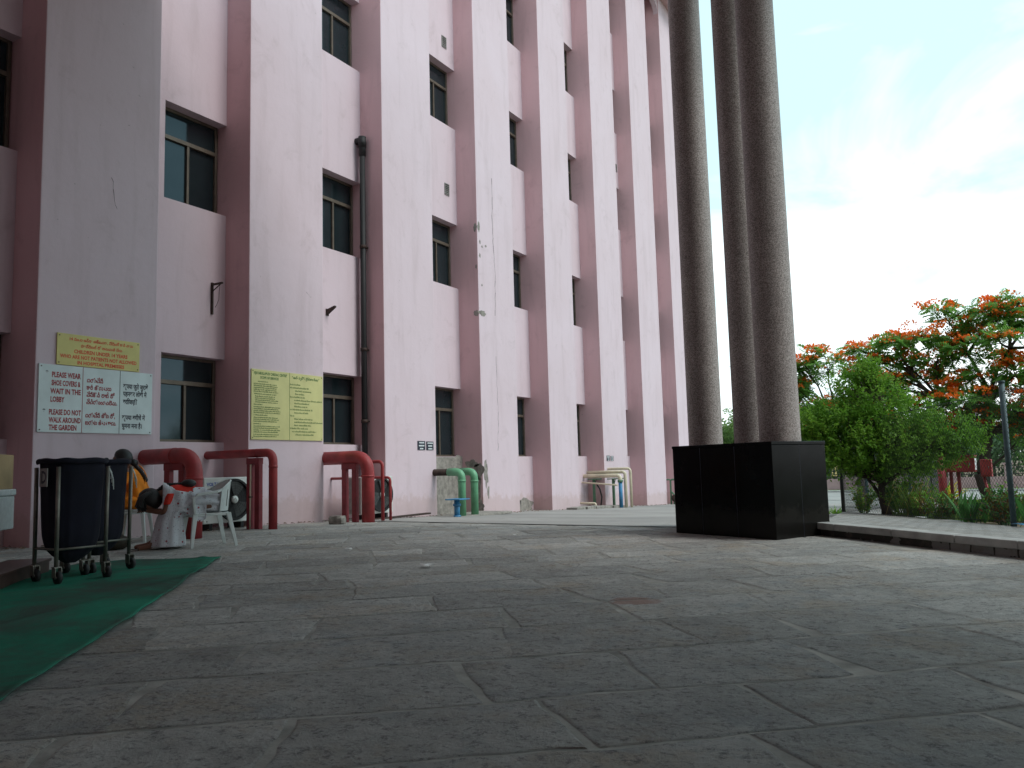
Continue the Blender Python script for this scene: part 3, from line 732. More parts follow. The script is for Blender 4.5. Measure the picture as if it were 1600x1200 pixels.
# black drain pipe
t = thing('drain_pipe', 'black vertical drain pipe in the corner of the second bay', 'pipe', (-11.12,13.03,0))
mb = MB(); mb.tube([(0,0,0),(0,0,7.85)], .062, 12); mb.build('pipe', M['blackp'], t)
mb = MB(); mb.tube(fillet([(0,0,7.6),(0,0,7.95),(-.2,0,7.95)], .1), .075, 12); mb.tube([(0,0,7.78),(0,0,8.02)], .085, 12); mb.build('elbow', M['blackp'], t)
for z in (5.6,3.4,1.9):
    mb = MB(); mb.tube([(0,0,z-.035),(0,0,z+.035)], .074, 12); mb.box((-.04,.05,z-.015),(.04,.12,z+.015)); mb.build('clamp', M['rust'], t)

# ------------------------------------------------------------------ pipes
def pipe(name, label, pts, r, mat, group=None, rad=.22, collars=(), extra=None):
    base = Vector(pts[-1]); t = thing(name, label, 'pipe', base, 0, group)
    mb = MB(); mb.tube([Vector(p)-base for p in fillet(pts, rad, 8)], r, 18); mb.build('pipe', mat, t)
    for (c, ax) in collars:
        mb = MB(); c = Vector(c)-base; d = Vector(ax)*.02; mb.tube([c-d, c+d], r*1.05, 18); mb.build('weld_collar', mat, t)
    return t
red = 'red pipes bending down to the pavement beside the wall'
pipe('water_pipe', 'thickest dark red pipe elbow behind the white chair', [(-11.4,7.62,1.155),(-9.58,7.62,1.155),(-9.58,7.62,-.02)], .112, M['red'], red, .30, [((-9.58,7.62,.83),(0,0,1)),((-10.0,7.62,1.155),(1,0,0))])
pipe('water_pipe', 'slimmer red pipe elbow at the foot of the second pier', [(-11.3,9.22,1.20),(-9.74,9.22,1.20),(-9.74,9.22,-.02)], .068, M['red'], red, .16, [((-9.74,9.22,.98),(0,0,1)),((-10.1,9.22,1.2),(1,0,0))])
pipe('water_pipe', 'thick red pipe elbow in front of the second bay', [(-11.4,11.42,1.13),(-9.68,11.42,1.13),(-9.68,11.42,-.08)], .115, M['red'], red, .30, [((-9.68,11.42,.78),(0,0,1))])
pipe('water_pipe', 'thin tall red pipe beside the thick one of the second bay', [(-11.3,11.95,1.04),(-9.78,11.95,1.04),(-9.78,11.95,-.08)], .032, M['red'], red, .10)
pipe('water_pipe', 'thin low red pipe with a long horizontal run in the second bay', [(-11.3,12.2,.74),(-9.80,12.2,.74),(-9.80,12.2,-.08)], .026, M['red'], red, .08)
def support(label, xs, y, ztop, zb, w=.055):
    t = thing('pipe_support', label, 'pipe support', (xs[0],y,zb), 0, 'red steel frames under the thick pipes')
    for x in xs:
        mb = MB(); mb.box((x-xs[0]-w,-.04,0),(x-xs[0]+w,.04,ztop-zb-.10)); mb.build('post', M['maroon'], t, bevel=.004)
    mb = MB(); mb.box((-w,-.05,ztop-zb-.10),(xs[-1]-xs[0]+w,.05,ztop-zb)); mb.build('crossbar', M['maroon'], t, bevel=.004)
support('red two-post steel frame under the thickest pipe, behind the women', [-10.13,-9.82], 7.62, 1.05, 0)
support('red two-post steel frame beside the outdoor unit at the second pier', [-10.22,-10.04], 9.20, 1.125, 0, .05)
support('red two-post steel frame under the pipe of the second bay', [-10.22,-9.98], 11.42, 1.01, -.06, .05)
t = thing('conduit', 'thin white conduit beside the red posts at the second pier', 'pipe', (-10.12,9.10,0)); mb = MB(); mb.tube([(0,0,0),(.01,0,1.02)], .012, 8); mb.build('pipe', M['cream'], t)
mb = MB(); mb.box((-.02,-.02,.5),(.03,.03,.52)); mb.build('clip', M['rust'], t)
for (x, y, lab) in [(-9.95,14.85,'nearer green pipe elbow by the bare cement wall'), (-9.95,15.35,'farther green pipe elbow by the bare cement wall')]:
    zt = .80; t = thing('green_pipe', lab, 'pipe', (x,y,gz(y)), 0, 'green pipe elbows of the third bay'); g0 = gz(y)
    mb = MB(); mb.tube(fillet([(-.35,0,zt-g0),(0,0,zt-g0),(0,0,-.02)], .16, 8), .085, 16); mb.build('pipe', M['green'], t)
    mb = MB(); mb.tube([(-1.35,0,zt-g0),(-.35,0,zt-g0)], .075, 14); mb.build('rusty_run', M['rust'], t)
    mb = MB(); mb.tube([(0,0,.75),(0,0,.80)], .092, 16); mb.build('collar', M['green'], t)
t = thing('flanged_stub', 'short blue pipe stub with a wide flange plate by the green pipes', 'pipe', (-9.75,14.35,gz(14.35)))
mb = MB(); mb.tube([(0,0,0),(0,0,.36)], .06, 12); mb.build('pipe', M['blue'], t)
mb = MB(); mb.tube([(0,0,.24),(0,0,.29)], .085, 12); mb.build('collar', M['blue'], t)
mb = MB(); mb.tube([(0,0,.05),(0,0,.0)], .08, 12); mb.build('base_ring', M['blue'], t)
mb = MB(); mb.box((-.17,-.2,.37),(.2,.2,.395)); mb.build('flange', M['blue'], t, bevel=.01)
# cream pipe rack
for (y, z, r, x, lab) in [(23.85,.53,.062,-10.02,'lowest and thickest cream pipe of the rack by the fifth bay'),(24.12,.64,.052,-9.96,'middle cream pipe of the rack by the fifth bay'),(24.42,.74,.042,-9.90,'topmost thin cream pipe of the rack by the fifth bay')]:
    pts = [(-11.6,y,z),(x,y,z),(x,y,gz(y)-.02)] if z > .55 else [(-11.6,y,z),(x,y,z),(x,y,z-.16)]
    pipe('cream_pipe', lab, pts, r, M['cream'], 'cream pipes of the rack', .12)
t = thing('blue_pipe', 'blue vertical pipe under the lowest cream pipe', 'pipe', (-10.02,23.85,gz(23.85)))
mb = MB(); mb.tube([(0,0,0),(0,0,.86)], .06, 12); mb.build('pipe', M['blue'], t)
mb = MB(); mb.tube([(0,0,.80),(0,0,.88)], .085, 12); mb.build('collar', M['dgreen'], t)
pipe('cream_pipe', 'slim cream pipe running just below the rack by the fifth bay', [(-11.6,23.7,.36),(-10.1,23.7,.24),(-10.06,23.7,.24)], .026, M['cream'], 'cream pipes of the rack', .01)
pipe('cream_pipe', 'short cream pipe lying low on the ground under the rack', [(-11.3,23.1,-.28),(-10.55,23.1,-.30),(-10.55,23.1,gz(23.1)-.01)], .035, M['cream'], 'cream pipes of the rack', .05)
for (x, y, lab) in [(-10.95,23.9,'green post under the rack nearer the wall'),(-10.30,23.95,'green post under the rack nearer the blue pipe')]:
    t = thing('pipe_support', lab, 'pipe support', (x,y,gz(y)), 0, 'green posts under the cream pipes')
    mb = MB(); mb.box((-.035,-.035,0),(.035,.035,.90)); mb.build('post', M['dgreen'], t)
    mb = MB(); mb.box((-.16,-.12,.90),(.16,.55,.93)); mb.add([(-.01,.03,.7),(.01,.03,.7),(.01,.2,.9),(-.01,.2,.9)], [(0,1,2,3)]); mb.build('bracket', M['dgreen'], t)
t = thing('hose', 'dark curved hose hanging beside the green post', 'hose', (-10.85,23.9,gz(23.9)))
mb = MB(); mb.tube([(0,0,.75),(.10,0,.6),(.16,0,.35),(.12,0,.1),(.05,0,0)], .022, 7); mb.build('tube', M['blackp'], t)
t = thing('valve_pipes', 'dull green pipes with a round valve in the last visible bay', 'pipe', (-10.55,30.0,gz(30)))
mb = MB(); mb.tube(fillet([(0,0,0),(0,0,.95),(.28,0,.95),(.28,0,.75)], .08), .035, 10); mb.tube(fillet([(-.3,0,.95),(0,0,.95),(0,0,.5),(.12,0,.4),(.12,0,.0)], .06), .03, 10); mb.build('pipe', M['dgreen'], t)
mb = MB(); mb.tube([(.16,-.04,.25),(.16,.04,.25)], .14, 14); mb.tube([(.3,0,.0),(.3,0,.42)], .07, 10); mb.build('valve', M['rust'], t)

# outdoor air-conditioning units
def outdoor_unit(loc, label, logo):
    t = thing('outdoor_unit', label, 'air conditioner', loc, 0, 'white outdoor air-conditioning units at the wall')
    W, D_, H = .95, .36, .72
    mb = MB(); mb.box((-D_,0,.12),(0,W,.12+H)); mb.build('cabinet', M['whitem'], t, bevel=.012)
    mb = MB(); mb.box((-D_-.0,-.006,.14),(-.03,-.001,.10+H)); mb.build('side_panel', M['greym'], t)
    c = Vector((0, W-.385, .12+H*.5)); 
    mb = MB(); r0 = .335; n = 40; rings = []
    for (x, r) in [(.002,r0),(.05,r0),(.05,r0-.03),(.015,r0-.035)]:
        rings.append([(x, c.y+math.cos(2*math.pi*k/n)*r, c.z+math.sin(2*math.pi*k/n)*r) for k in range(n)])
    mb.loft(rings, False); mb.build('fan_shroud', M['blackp'], t)
    mb = MB(); mb.add([(.004, c.y+math.cos(2*math.pi*k/n)*(r0-.01), c.z+math.sin(2*math.pi*k/n)*(r0-.01)) for k in range(n)], [tuple(range(n))]); mb.build('fan_well', M['blackp'], t)
    mb = MB()
    for b in range(3):
        a0 = b*2.094+.5; pts = []
        for i in range(7):
            a = a0+i*.19
            pts.append((.008+.022*i/6, c.y+math.cos(a)*.07, c.z+math.sin(a)*.07)); pts.append((.010+.030*i/6, c.y+math.cos(a+.25)*.29, c.z+math.sin(a+.25)*.29))
        mb.add(pts, [(2*i,2*i+1,2*i+3,2*i+2) for i in range(6)])
    mb.build('fan_blades', simple('fan_blade_plastic', (.05,.055,.055), .35, 0, .4, 9, .05), t, solid=.004)
    mb = MB()
    for rr in (.10,.14,.18,.22,.26,.30): 
        mb.tube([(.052, c.y+math.cos(a*math.pi/16)*rr, c.z+math.sin(a*math.pi/16)*rr) for a in range(33)], .0022, 4, False)
    for a in range(12): mb.tube([(.053, c.y+math.cos(a*math.pi/6)*.07, c.z+math.sin(a*math.pi/6)*.07), (.053, c.y+math.cos(a*math.pi/6)*.32, c.z+math.sin(a*math.pi/6)*.32)], .0022, 4, False)
    mb.build('guard', M['blackp'], t)
    mb = MB(); mb.tube([(.03,c.y,c.z),(.058,c.y,c.z)], .062, 20); hub = mb.build('hub', M['whitem'], t)
    mb = MB(); mb.tube([(.0585,c.y-.03,c.z-.01),(.0585,c.y,c.z+.03),(.0585,c.y+.03,c.z-.02)], .004, 5); mb.build('emblem', M['greym'], hub)
    mb = MB()
    for y in (.06, .32, .62, W-.06): mb.box((.001,y-.008,.15),(.006,y+.008,.166))
    mb.box((.001,W-.33,.79),(.006,W-.31,.81)); mb.build('screw', M['blackp'], t)
    for y in (.12, W-.2):
        mb = MB(); mb.box((-D_+.02,y,0),(-.02,y+.06,.115)); mb.build('foot', M['blackp'], t)
    if logo:
        mb = MB(); write(mb, logo, .05, .71, .075, .003, .002, .27); mb.build('logo', M['inkb'], t)
outdoor_unit((-10.60,8.61,-.01), 'white outdoor unit with its black fan behind the plastic chair', 'VOLTAS')
outdoor_unit((-10.42,12.10,-.08), 'white outdoor unit half hidden by the thick red pipe of the second bay', None)

# ------------------------------------------------------------------ plastic chairs
def chair(loc, rz, label):
    t = thing('plastic_chair', label, 'chair', loc, rz, 'white plastic chairs by the wall')   # faces local +x
    mb = MB(); rings = []
    for i in range(9):
        x = .21 - .42*i/8; w = .225 - .03*i/8; z = .42 - .025*math.sin(math.pi*i/8) - (.02 if i == 0 else 0)
        rings.append([(x, w*(-1+2*j/8), z-.02*math.sin(math.pi*j/8)) for j in range(9)])
    mb.loft(rings, False, False); mb.build('seat', M['wplastic'], t, solid=.012, sub=1)
    mb = MB(); mb.box((-.20,-.205,.375),(.205,-.18,.412)); mb.box((-.20,.18,.375),(.205,.205,.412)); mb.box((.185,-.178,.365),(.208,.178,.40)); mb.build('apron', M['wplastic'], t, bevel=.006)
    # curved back with slots
    mb = MB(); nseg = 18
    def bp(a, z): # a in -1..1
        ang = a*1.25; r = .24+.03*(z-.42); return (-.235-.09*(z-.42)+.0+ (1-math.cos(ang))*.20*1.15, math.sin(ang)*r, z)
    def top(a): return .80 - .11*abs(a)**2.2
    K_ = 24; slots = {3,6,9,12,15,18,21}
    for k in range(K_):
        a0, a1 = -1+2*k/K_, -1+2*(k+1)/K_
        for (lo, hi, solid_) in ((0,.16,True),(.16,.78,k % 3 != 1 or k in (1,22)),(.78,1,True)):
            if not solid_: continue
            def zz(a, f): return .43 + (top(a)-.43)*f
            mb.add([bp(a0,zz(a0,lo)), bp(a1,zz(a1,lo)), bp(a1,zz(a1,hi)), bp(a0,zz(a0,hi))], [(0,1,2,3)])
    mb.build('backrest', M['wplastic'], t, solid=.008)
    mb = MB(); mb.tube([bp(-1+2*k/24, top(-1+2*k/24)) for k in range(25)], .011, 8); mb.build('top_rail', M['wplastic'], t)
    for s in (-1, 1):
        mb = MB(); e = bp(s, top(s)); pts = [e, (-.04, s*.262, .665), (.10, s*.268, .650), (.20, s*.264, .635), (.240, s*.255, .60), (.225,s*.235,.50), (.205,s*.215,.40)]
        mb.smooth = True; rings = []
        for i, p in enumerate(pts):
            w = .026; up_ = i < 4; rings.append([(p[0]+.016*(not up_), p[1]-w, p[2]-.015*up_), (p[0]+.016*(not up_), p[1]+w, p[2]-.015*up_), (p[0]-.016*(not up_), p[1]+w, p[2]+.015*up_), (p[0]-.016*(not up_), p[1]-w, p[2]+.015*up_)])
        mb.smooth = False; mb.loft(rings); mb.build('armrest', M['wplastic'], t, bevel=.006)
        for (x0, x1) in ((.195,.245),(-.195,-.285)):
            mb = MB(); mb.smooth = False; rings = []
            for i in range(6):
                f = i/5; x = x0+(x1-x0)*f; y = s*(.195+.035*f); a = .034-.014*f
                rings.append([(x-a,y-a*.35*s,.41-.41*f),(x+a,y-a*.35*s,.41-.41*f),(x+a*.8,y+a*.45*s,.41-.41*f),(x-a*.8,y+a*.45*s,.41-.41*f)])
            mb.loft(rings); mb.build('leg', M['wplastic'], t, bevel=.004)
    return t
CH2 = (-8.33,6.80,0); RZ2 = math.atan2(-.79,-.60)
chair((-8.355,6.84,0), math.atan2(-.916,-.388), 'white plastic armchair in front of the outdoor unit, under the bending woman')
CH1 = (-9.98,6.98,0); RZ1 = math.atan2(-.62,-.78)
t = thing('plastic_stool', 'white plastic stool under the woman in orange, mostly hidden', 'stool', CH1, RZ1)
mb = MB(); mb.box((-.19,-.19,.42),(.19,.19,.445)); mb.box((-.175,-.175,.38),(.175,.175,.42)); mb.build('seat', M['wplastic'], t, bevel=.012)
for sx in (-1, 1):
    for sy in (-1, 1):
        mb = MB(); mb.loft([[(sx*(.15+.05*f)-.022+.006*f,sy*(.15+.05*f)-.022+.006*f,.385*(1-f)),(sx*(.15+.05*f)+.022-.006*f,sy*(.15+.05*f)-.022+.006*f,.385*(1-f)),(sx*(.15+.05*f)+.022-.006*f,sy*(.15+.05*f)+.022-.006*f,.385*(1-f)),(sx*(.15+.05*f)-.022+.006*f,sy*(.15+.05*f)+.022-.006*f,.385*(1-f))] for f in (0,.5,1)]); mb.build('leg', M['wplastic'], t, bevel=.003)

# ------------------------------------------------------------------ people
def skin_body(name, joints, links, parent, mat, sub=2):
    me = bpy.data.meshes.new(name); keys_ = list(joints)
    me.from_pydata([joints[k][0] for k in keys_], [(keys_.index(a), keys_.index(b)) for a, b in links], []); me.update()
    o = bpy.data.objects.new(name, me); COL.objects.link(o); o.parent = parent; me.materials.append(mat)
    md = o.modifiers.new('k', 'SKIN'); md.use_smooth_shade = True
    if not me.skin_vertices: me.skin_vertices_add() if hasattr(me, 'skin_vertices_add') else None
    lay = me.skin_vertices[0].data if me.skin_vertices else None
    if lay:
        for i, k in enumerate(keys_):
            r = joints[k][1]; lay[i].radius = (r, r) if not isinstance(r, tuple) else r; lay[i].use_root = (i == 0)
    md = o.modifiers.new('u', 'SUBSURF'); md.levels = md.render_levels = sub
    return o
def hand(J, Lk, pre, wrist, d, side, up):
    """five short finger chains rooted in a palm"""
    w = Vector(wrist); d = Vector(d).normalized(); s = Vector(side).normalized(); u = Vector(up).normalized()
    J[pre+'palm'] = (tuple(w+d*.045), (.032,.018)); Lk.append((pre+'wr', pre+'palm'))
    for i, (off, L) in enumerate([(-.028,.075),(-.010,.085),(.009,.080),(.027,.062)]):
        b = w+d*.085+s*off; J[f'{pre}k{i}'] = (tuple(b), .0095); Lk.append((pre+'palm', f'{pre}k{i}'))
        m = b+d*L*.55-u*.010; J[f'{pre}m{i}'] = (tuple(m), .0085); Lk.append((f'{pre}k{i}', f'{pre}m{i}'))
        e = m+d*L*.42-u*.026; J[f'{pre}e{i}'] = (tuple(e), .007); Lk.append((f'{pre}m{i}', f'{pre}e{i}'))
    b = w+d*.04-s*.042; J[pre+'t0'] = (tuple(b), .011); Lk.append((pre+'palm', pre+'t0'))
    e = b+d*.045-s*.016-u*.01; J[pre+'t1'] = (tuple(e), .009); Lk.append((pre+'t0', pre+'t1'))
def body(parent, P, mat):
    J = {'pel':(P['pel'],(.105,.095)),'wst':(P['wst'],(.115,.09)),'chs':(P['chs'],(.125,.095)),'nkb':(P['nkb'],.065),'nk':(P['nk'],.047),'hd':(P['hd'],.062),'hd2':(P['hd2'],(.088,.092)),'hd3':(P['hd3'],.070)}
    Lk = [('pel','wst'),('wst','chs'),('chs','nkb'),('nkb','nk'),('nk','hd'),('hd','hd2'),('hd2','hd3')]
    for s in 'lr':
        for k, r in (('sh',.052),('el',.040),('wr',.026)): J[s+k] = (P[s+k], r)
        Lk += [('nkb',s+'sh'),(s+'sh',s+'el'),(s+'el',s+'wr')]
        w = Vector(P[s+'wr']); d = (w-Vector(P[s+'el'])).normalized()
        sd = Vector((0,1,0)) - d*d.y; hand(J, Lk, s, w, d, sd*(1 if s == 'r' else -1), d.cross(sd)*(-1 if s == 'r' else 1))
        for k, r in (('hp',.080),('kn',.062),('an',.036),('ft',.034),('to',.026)): J[s+k] = (P[s+k], r)
        Lk += [('pel',s+'hp'),(s+'hp',s+'kn'),(s+'kn',s+'an'),(s+'an',s+'ft'),(s+'ft',s+'to')]
    return skin_body('body', J, Lk, parent, mat)
def tube_cloth(name, secs, mat, parent, n=36, fold=.012, fr=7, seed=0, sub=1):
    """secs: (centre, half side (y), half depth, direction axis vector of depth)"""
    mb = MB(); mb.smooth = True; rings = []
    for i, (c, ry, rd, ax) in enumerate(secs):
        c = Vector(c); ax = Vector(ax).normalized(); ring = []
        for k in range(n):
            a = 2*math.pi*k/n; f = 1 + fold/max(ry, .01)*(math.sin(a*fr+seed+i*.35)*.6+noise.noise(Vector((math.cos(a)*2, math.sin(a)*2, i*.4+seed)))*1.4)
            ring.append(c + Vector((0,1,0))*math.cos(a)*ry*f + ax*math.sin(a)*rd*f)
        rings.append(ring)
    mb.loft(rings, False); return mb.build(name, mat, parent, solid=.006, sub=sub)
def hair_cap(parent, c, fwd, up, r=.105, name='hair'):
    c = Vector(c); f = Vector(fwd).normalized(); u = Vector(up).normalized(); s = f.cross(u)
    Mx = Matrix((f, s, u)).transposed()
    mb = MB()
    def fn(d): # leave the face open
        face = max(0, d.x-.35); low = max(0, -d.z-.2)
        return 1 - .38*min(1, face*1.6)*(1 if d.z < .55 else .35) + .03*noise.noise(d*9)
    mb.ellip(c, r*1.04, r*.93, r*1.12, Mx, 28, 18, fn); return mb.build(name, M['hair'], parent)
def face_bits(parent, c, fwd, up):
    c = Vector(c); f = Vector(fwd).normalized(); u = Vector(up).normalized(); s = f.cross(u); Mx = Matrix((f, s, u)).transposed()
    mb = MB(); mb.ellip(c+f*.030-u*.025, .078, .066, .105, Mx, 20, 14); 
    mb.ellip(c+f*.108-u*.030, .018, .014, .026, Mx, 10, 8); mb.ellip(c+f*.093-u*.068, .014, .026, .009, Mx, 10, 6)
    for k in (-1, 1): mb.ellip(c-u*.02+s*.088*k-f*.0, .020, .010, .030, Mx, 10, 8)
    h = mb.build('face', M['skin'], parent)
    mb = MB()
    for k in (-1, 1): mb.ellip(c+f*.096+u*.0+s*.030*k, .008, .013, .007, Mx, 8, 6)
    mb.build('eyes', M['hair'], parent)
# woman bending forward in the white chair (local: +x = facing)
w2 = thing('person', 'woman in a red blouse and white printed sari, bent far forward on the white chair', 'person', CH2, RZ2)
P = dict(pel=(-.04,0,.55),wst=(.10,0,.61),chs=(.30,0,.665),nkb=(.42,0,.68),nk=(.50,0,.665),hd=(.56,0,.635),hd2=(.63,0,.60),hd3=(.69,0,.545),
 lsh=(.40,.145,.655),lel=(.46,.16,.44),lwr=(.62,.05,.46),rsh=(.40,-.145,.655),rel=(.46,-.16,.44),rwr=(.63,-.05,.47),
 lhp=(-.02,.10,.50),lkn=(.40,.11,.47),lan=(.56,.10,.09),lft=(.62,.105,.045),lto=(.76,.11,.03),rhp=(-.02,-.10,.50),rkn=(.40,-.11,.47),ran=(.58,-.11,.09),rft=(.66,-.115,.045),rto=(.80,-.13,.03))
body(w2, P, M['skin'])
face_bits(w2, (.645,0,.575), (.62,0,-.78), (.78,0,.62))
hair_cap(w2, (.625,0,.60), (.62,0,-.78), (.78,0,.62), .125)
mb = MB(); r_ = random.Random(3)
for k in range(46):
    a = r_.uniform(-1.6,1.6); x0 = .60+.06*r_.random(); y0 = .10*math.sin(a); 
    mb.tube([(x0,y0,.68),(x0+.09,y0*1.2,.62),(x0+.10+r_.uniform(-.03,.03),y0*1.25,.52),(x0+.06+r_.uniform(-.03,.03),y0*1.1,.46+r_.uniform(-.02,.03))], [.016,.016,.012,.003], 6)
mb.build('loose_hair', M['hair'], w2)
mb = MB(); pts = [(.54,0,.70),(.46,.02,.765),(.38,.03,.765),(.30,.05,.765),(.24,.06,.775)]
for i in range(len(pts)-1):
    a, b = Vector(pts[i]), Vector(pts[i+1])
    for k in range(3): mb.ellip(a+(b-a)*(k/3), .030, .026, .024, None, 10, 8)
mb.ellip((.20,.07,.775), .085, .07, .05, None, 16, 10); mb.build('plait', M['hair'], w2)
up = (-.25,0,1)
tube_cloth('blouse', [((.115,0,.625),.135,.095,up),((.20,0,.645),.145,.105,up),((.30,0,.668),.155,.110,up),((.40,0,.680),.170,.090,up),((.46,0,.678),.10,.062,up)], M['redc'], w2, fold=.003)
for s in (-1, 1): tube_cloth('sleeve', [((.40,s*.135,.665),.062,.060,(1,0,0)),((.415,s*.145,.60),.056,.054,(1,0,0)),((.43,s*.15,.53),.052,.050,(1,0,0))], M['redc'], w2, n=20, fold=.004)
# sari: over the seat and lap, then falling from the knees
tube_cloth('sari_skirt', [((-.16,0,.52),.12,.09,(0,0,1)),((-.12,0,.53),.17,.125,(0,0,1)),((0,0,.55),.185,.14,(0,0,1)),((.12,0,.545),.19,.125,(0,0,1)),((.25,0,.505),.20,.11,(.1,0,1)),((.36,0,.45),.205,.13,(.7,0,.7)),((.40,0,.36),.21,.155,(1,0,.1)),((.41,0,.22),.22,.175,(1,0,0)),((.42,0,.10),.25,.195,(1,0,0)),((.42,0,.035),.265,.20,(1,0,0))], M['sari'], w2, n=44, fold=.022, fr=8, seed=1)
# pallu draped across the back, hanging on both flanks in folds
mb = MB(); mb.smooth = True; pts = []; nx, ny = 22, 30
for i in range(nx+1):
    f = i/nx; x = .0 + .49*f
    for j in range(ny+1):
        g = -1+2*j/ny; a = g*2.45
        zc = .60+.09*f; kk = 1-.30*max(0,f-.7)/.3; ry = (.165+.05*f)*kk; hang = max(0, abs(a)-1.45)
        sag = .035*math.sin(f*math.pi)*(1-abs(g))
        if abs(a) < 1.45: y = math.sin(a)*ry; z = zc+math.cos(a)*.125 - sag
        else: y = math.copysign(math.sin(1.45)*ry+.015*hang, a); z = zc+math.cos(1.45)*.125 - hang*(.27+.05*math.sin(f*9)+.03*noise.noise(Vector((f*6,3,1))))
        y += .012*math.sin(x*42+g*3)*min(1, abs(a)*.7); z += .006*noise.noise(Vector((x*12, g*5, 2)))
        pts.append((x, y, z))
keep = []
for i in range(nx):
    for j in range(ny):
        g = -1+2*(j+.5)/ny; f = (i+.5)/nx
        if f > .30 and g < .50-1.0*max(0,f-.66)-1.2*max(0,.45-f): continue    # blouse shows along the spine
        keep.append((i*(ny+1)+j,(i+1)*(ny+1)+j,(i+1)*(ny+1)+j+1,i*(ny+1)+j+1))
mb.add(pts, keep); mb.build('sari_drape', M['sari'], w2, solid=.005, sub=1)
for s in (-1, 1):
    mb = MB(); y = -.12 if s < 0 else .11
    mb.loft([[(.74,y-.035,.012),(.74,y+.035,.012),(.74,y+.035,.0),(.74,y-.035,0)],[(.74,y-.045,.012),(.74,y+.045,.012),(.74,y+.045,0),(.74,y-.045,0)],[(.83,y-.025,.012),(.83,y+.025,.012),(.83,y+.025,0),(.83,y-.025,0)]]); 
    mb.tube([(.74,y-.042,.01),(.74,y,.055),(.74,y+.042,.01)], .006, 6); mb.build('sandal', M['rust'], w2)
# woman in orange
w1 = thing('person', 'woman in an orange sari sitting behind the laundry trolleys, black hair tied back', 'person', CH1, RZ1)
P = dict(pel=(-.04,0,.52),wst=(-.05,0,.66),chs=(.02,0,.84),nkb=(.06,0,.98),nk=(.10,0,1.03),hd=(.14,0,1.07),hd2=(.17,0,1.12),hd3=(.17,0,1.17),
 lsh=(.05,.17,.94),lel=(.14,.22,.70),lwr=(.34,.12,.64),rsh=(.05,-.17,.94),rel=(.14,-.22,.70),rwr=(.34,-.12,.64),
 lhp=(-.02,.10,.50),lkn=(.40,.11,.49),lan=(.42,.10,.09),lft=(.48,.105,.045),lto=(.60,.11,.03),rhp=(-.02,-.10,.50),rkn=(.40,-.11,.49),ran=(.42,-.11,.09),rft=(.48,-.115,.045),rto=(.60,-.13,.03))
body(w1, P, M['skin'])
face_bits(w1, (.19,0,1.11), (.9,0,-.43), (.43,0,.9)); hair_cap(w1, (.155,0,1.125), (.9,0,-.43), (.43,0,.9), .118)
mb = MB(); mb.ellip((.02,0,1.06), .055, .06, .055); pts = [(.0,0,1.02),(-.06,.01,.96),(-.12,.02,.88),(-.16,.03,.80)]
for a, b in zip(pts[:-1], pts[1:]):
    a, b = Vector(a), Vector(b)
    for k in range(3): mb.ellip(a+(b-a)*(k/3), .030, .028, .032, None, 10, 8)
mb.build('plait', M['hair'], w1)
tube_cloth('sari_bodice', [((-.06,0,.50),.20,.16,(1,0,0)),((-.06,0,.62),.185,.15,(1,0,0)),((-.03,0,.74),.18,.135,(1,0,0)),((.01,0,.86),.185,.125,(1,0,0)),((.045,0,.95),.19,.095,(1,0,0)),((.07,0,1.0),.085,.06,(1,0,0))], M['orange'], w1, fold=.012, seed=3)
for s in (-1, 1): tube_cloth('sleeve', [((.05,s*.16,.95),.075,.072,(1,0,.2)),((.085,s*.195,.85),.070,.066,(1,0,.2)),((.12,s*.215,.74),.064,.06,(1,0,.2))], M['orange'], w1, n=20, fold=.006)
tube_cloth('sari_skirt', [((-.20,0,.50),.14,.09,(0,0,1)),((-.14,0,.52),.22,.13,(0,0,1)),((0,0,.55),.24,.145,(0,0,1)),((.16,0,.55),.235,.13,(0,0,1)),((.30,0,.52),.225,.11,(.1,0,1)),((.42,0,.47),.215,.11,(.7,0,.7)),((.46,0,.36),.21,.12,(1,0,.1)),((.47,0,.22),.22,.14,(1,0,0)),((.48,0,.06),.24,.16,(1,0,0))], M['orange'], w1, n=44, fold=.02, fr=8, seed=5)
mb = MB(); mb.smooth = True; pts = []
for i in range(19):
    f = i/18
    for j in range(7):
        g = j/6; a = .15+f*2.6
        pts.append((.02-.16*math.sin(a)*1.05-.0, -.20+.10*g+.26*f*.0+ .30*f, 1.0-.44*f+.03*math.sin(f*5)+.012*math.sin(g*12)+.05*g))
mb.add(pts, [(i*7+j,(i+1)*7+j,(i+1)*7+j+1,i*7+j+1) for i in range(18) for j in range(6)]); mb.build('sari_drape', M['orange'], w1, solid=.006, sub=1)
# bundle under the orange woman's feet
t = thing('cloth_bag', 'dark crumpled bag on the pavement behind the trolley wheels', 'bag', (-9.25,6.15,0))
mb = MB(); mb.ellip((0,0,.09), .27, .20, .11, None, 24, 14, lambda d: 1+.22*noise.noise(d*2.6)); mb.build('sack', simple('dark_olive_cloth', (.045,.038,.025), .9, 0, .4, 7, .5), t)
mb = MB(); mb.tube([(-.08,0,.18),(-.05,.02,.27),(.05,.02,.27),(.09,0,.18)], .012, 7); mb.build('strap', M['blackp'], t)

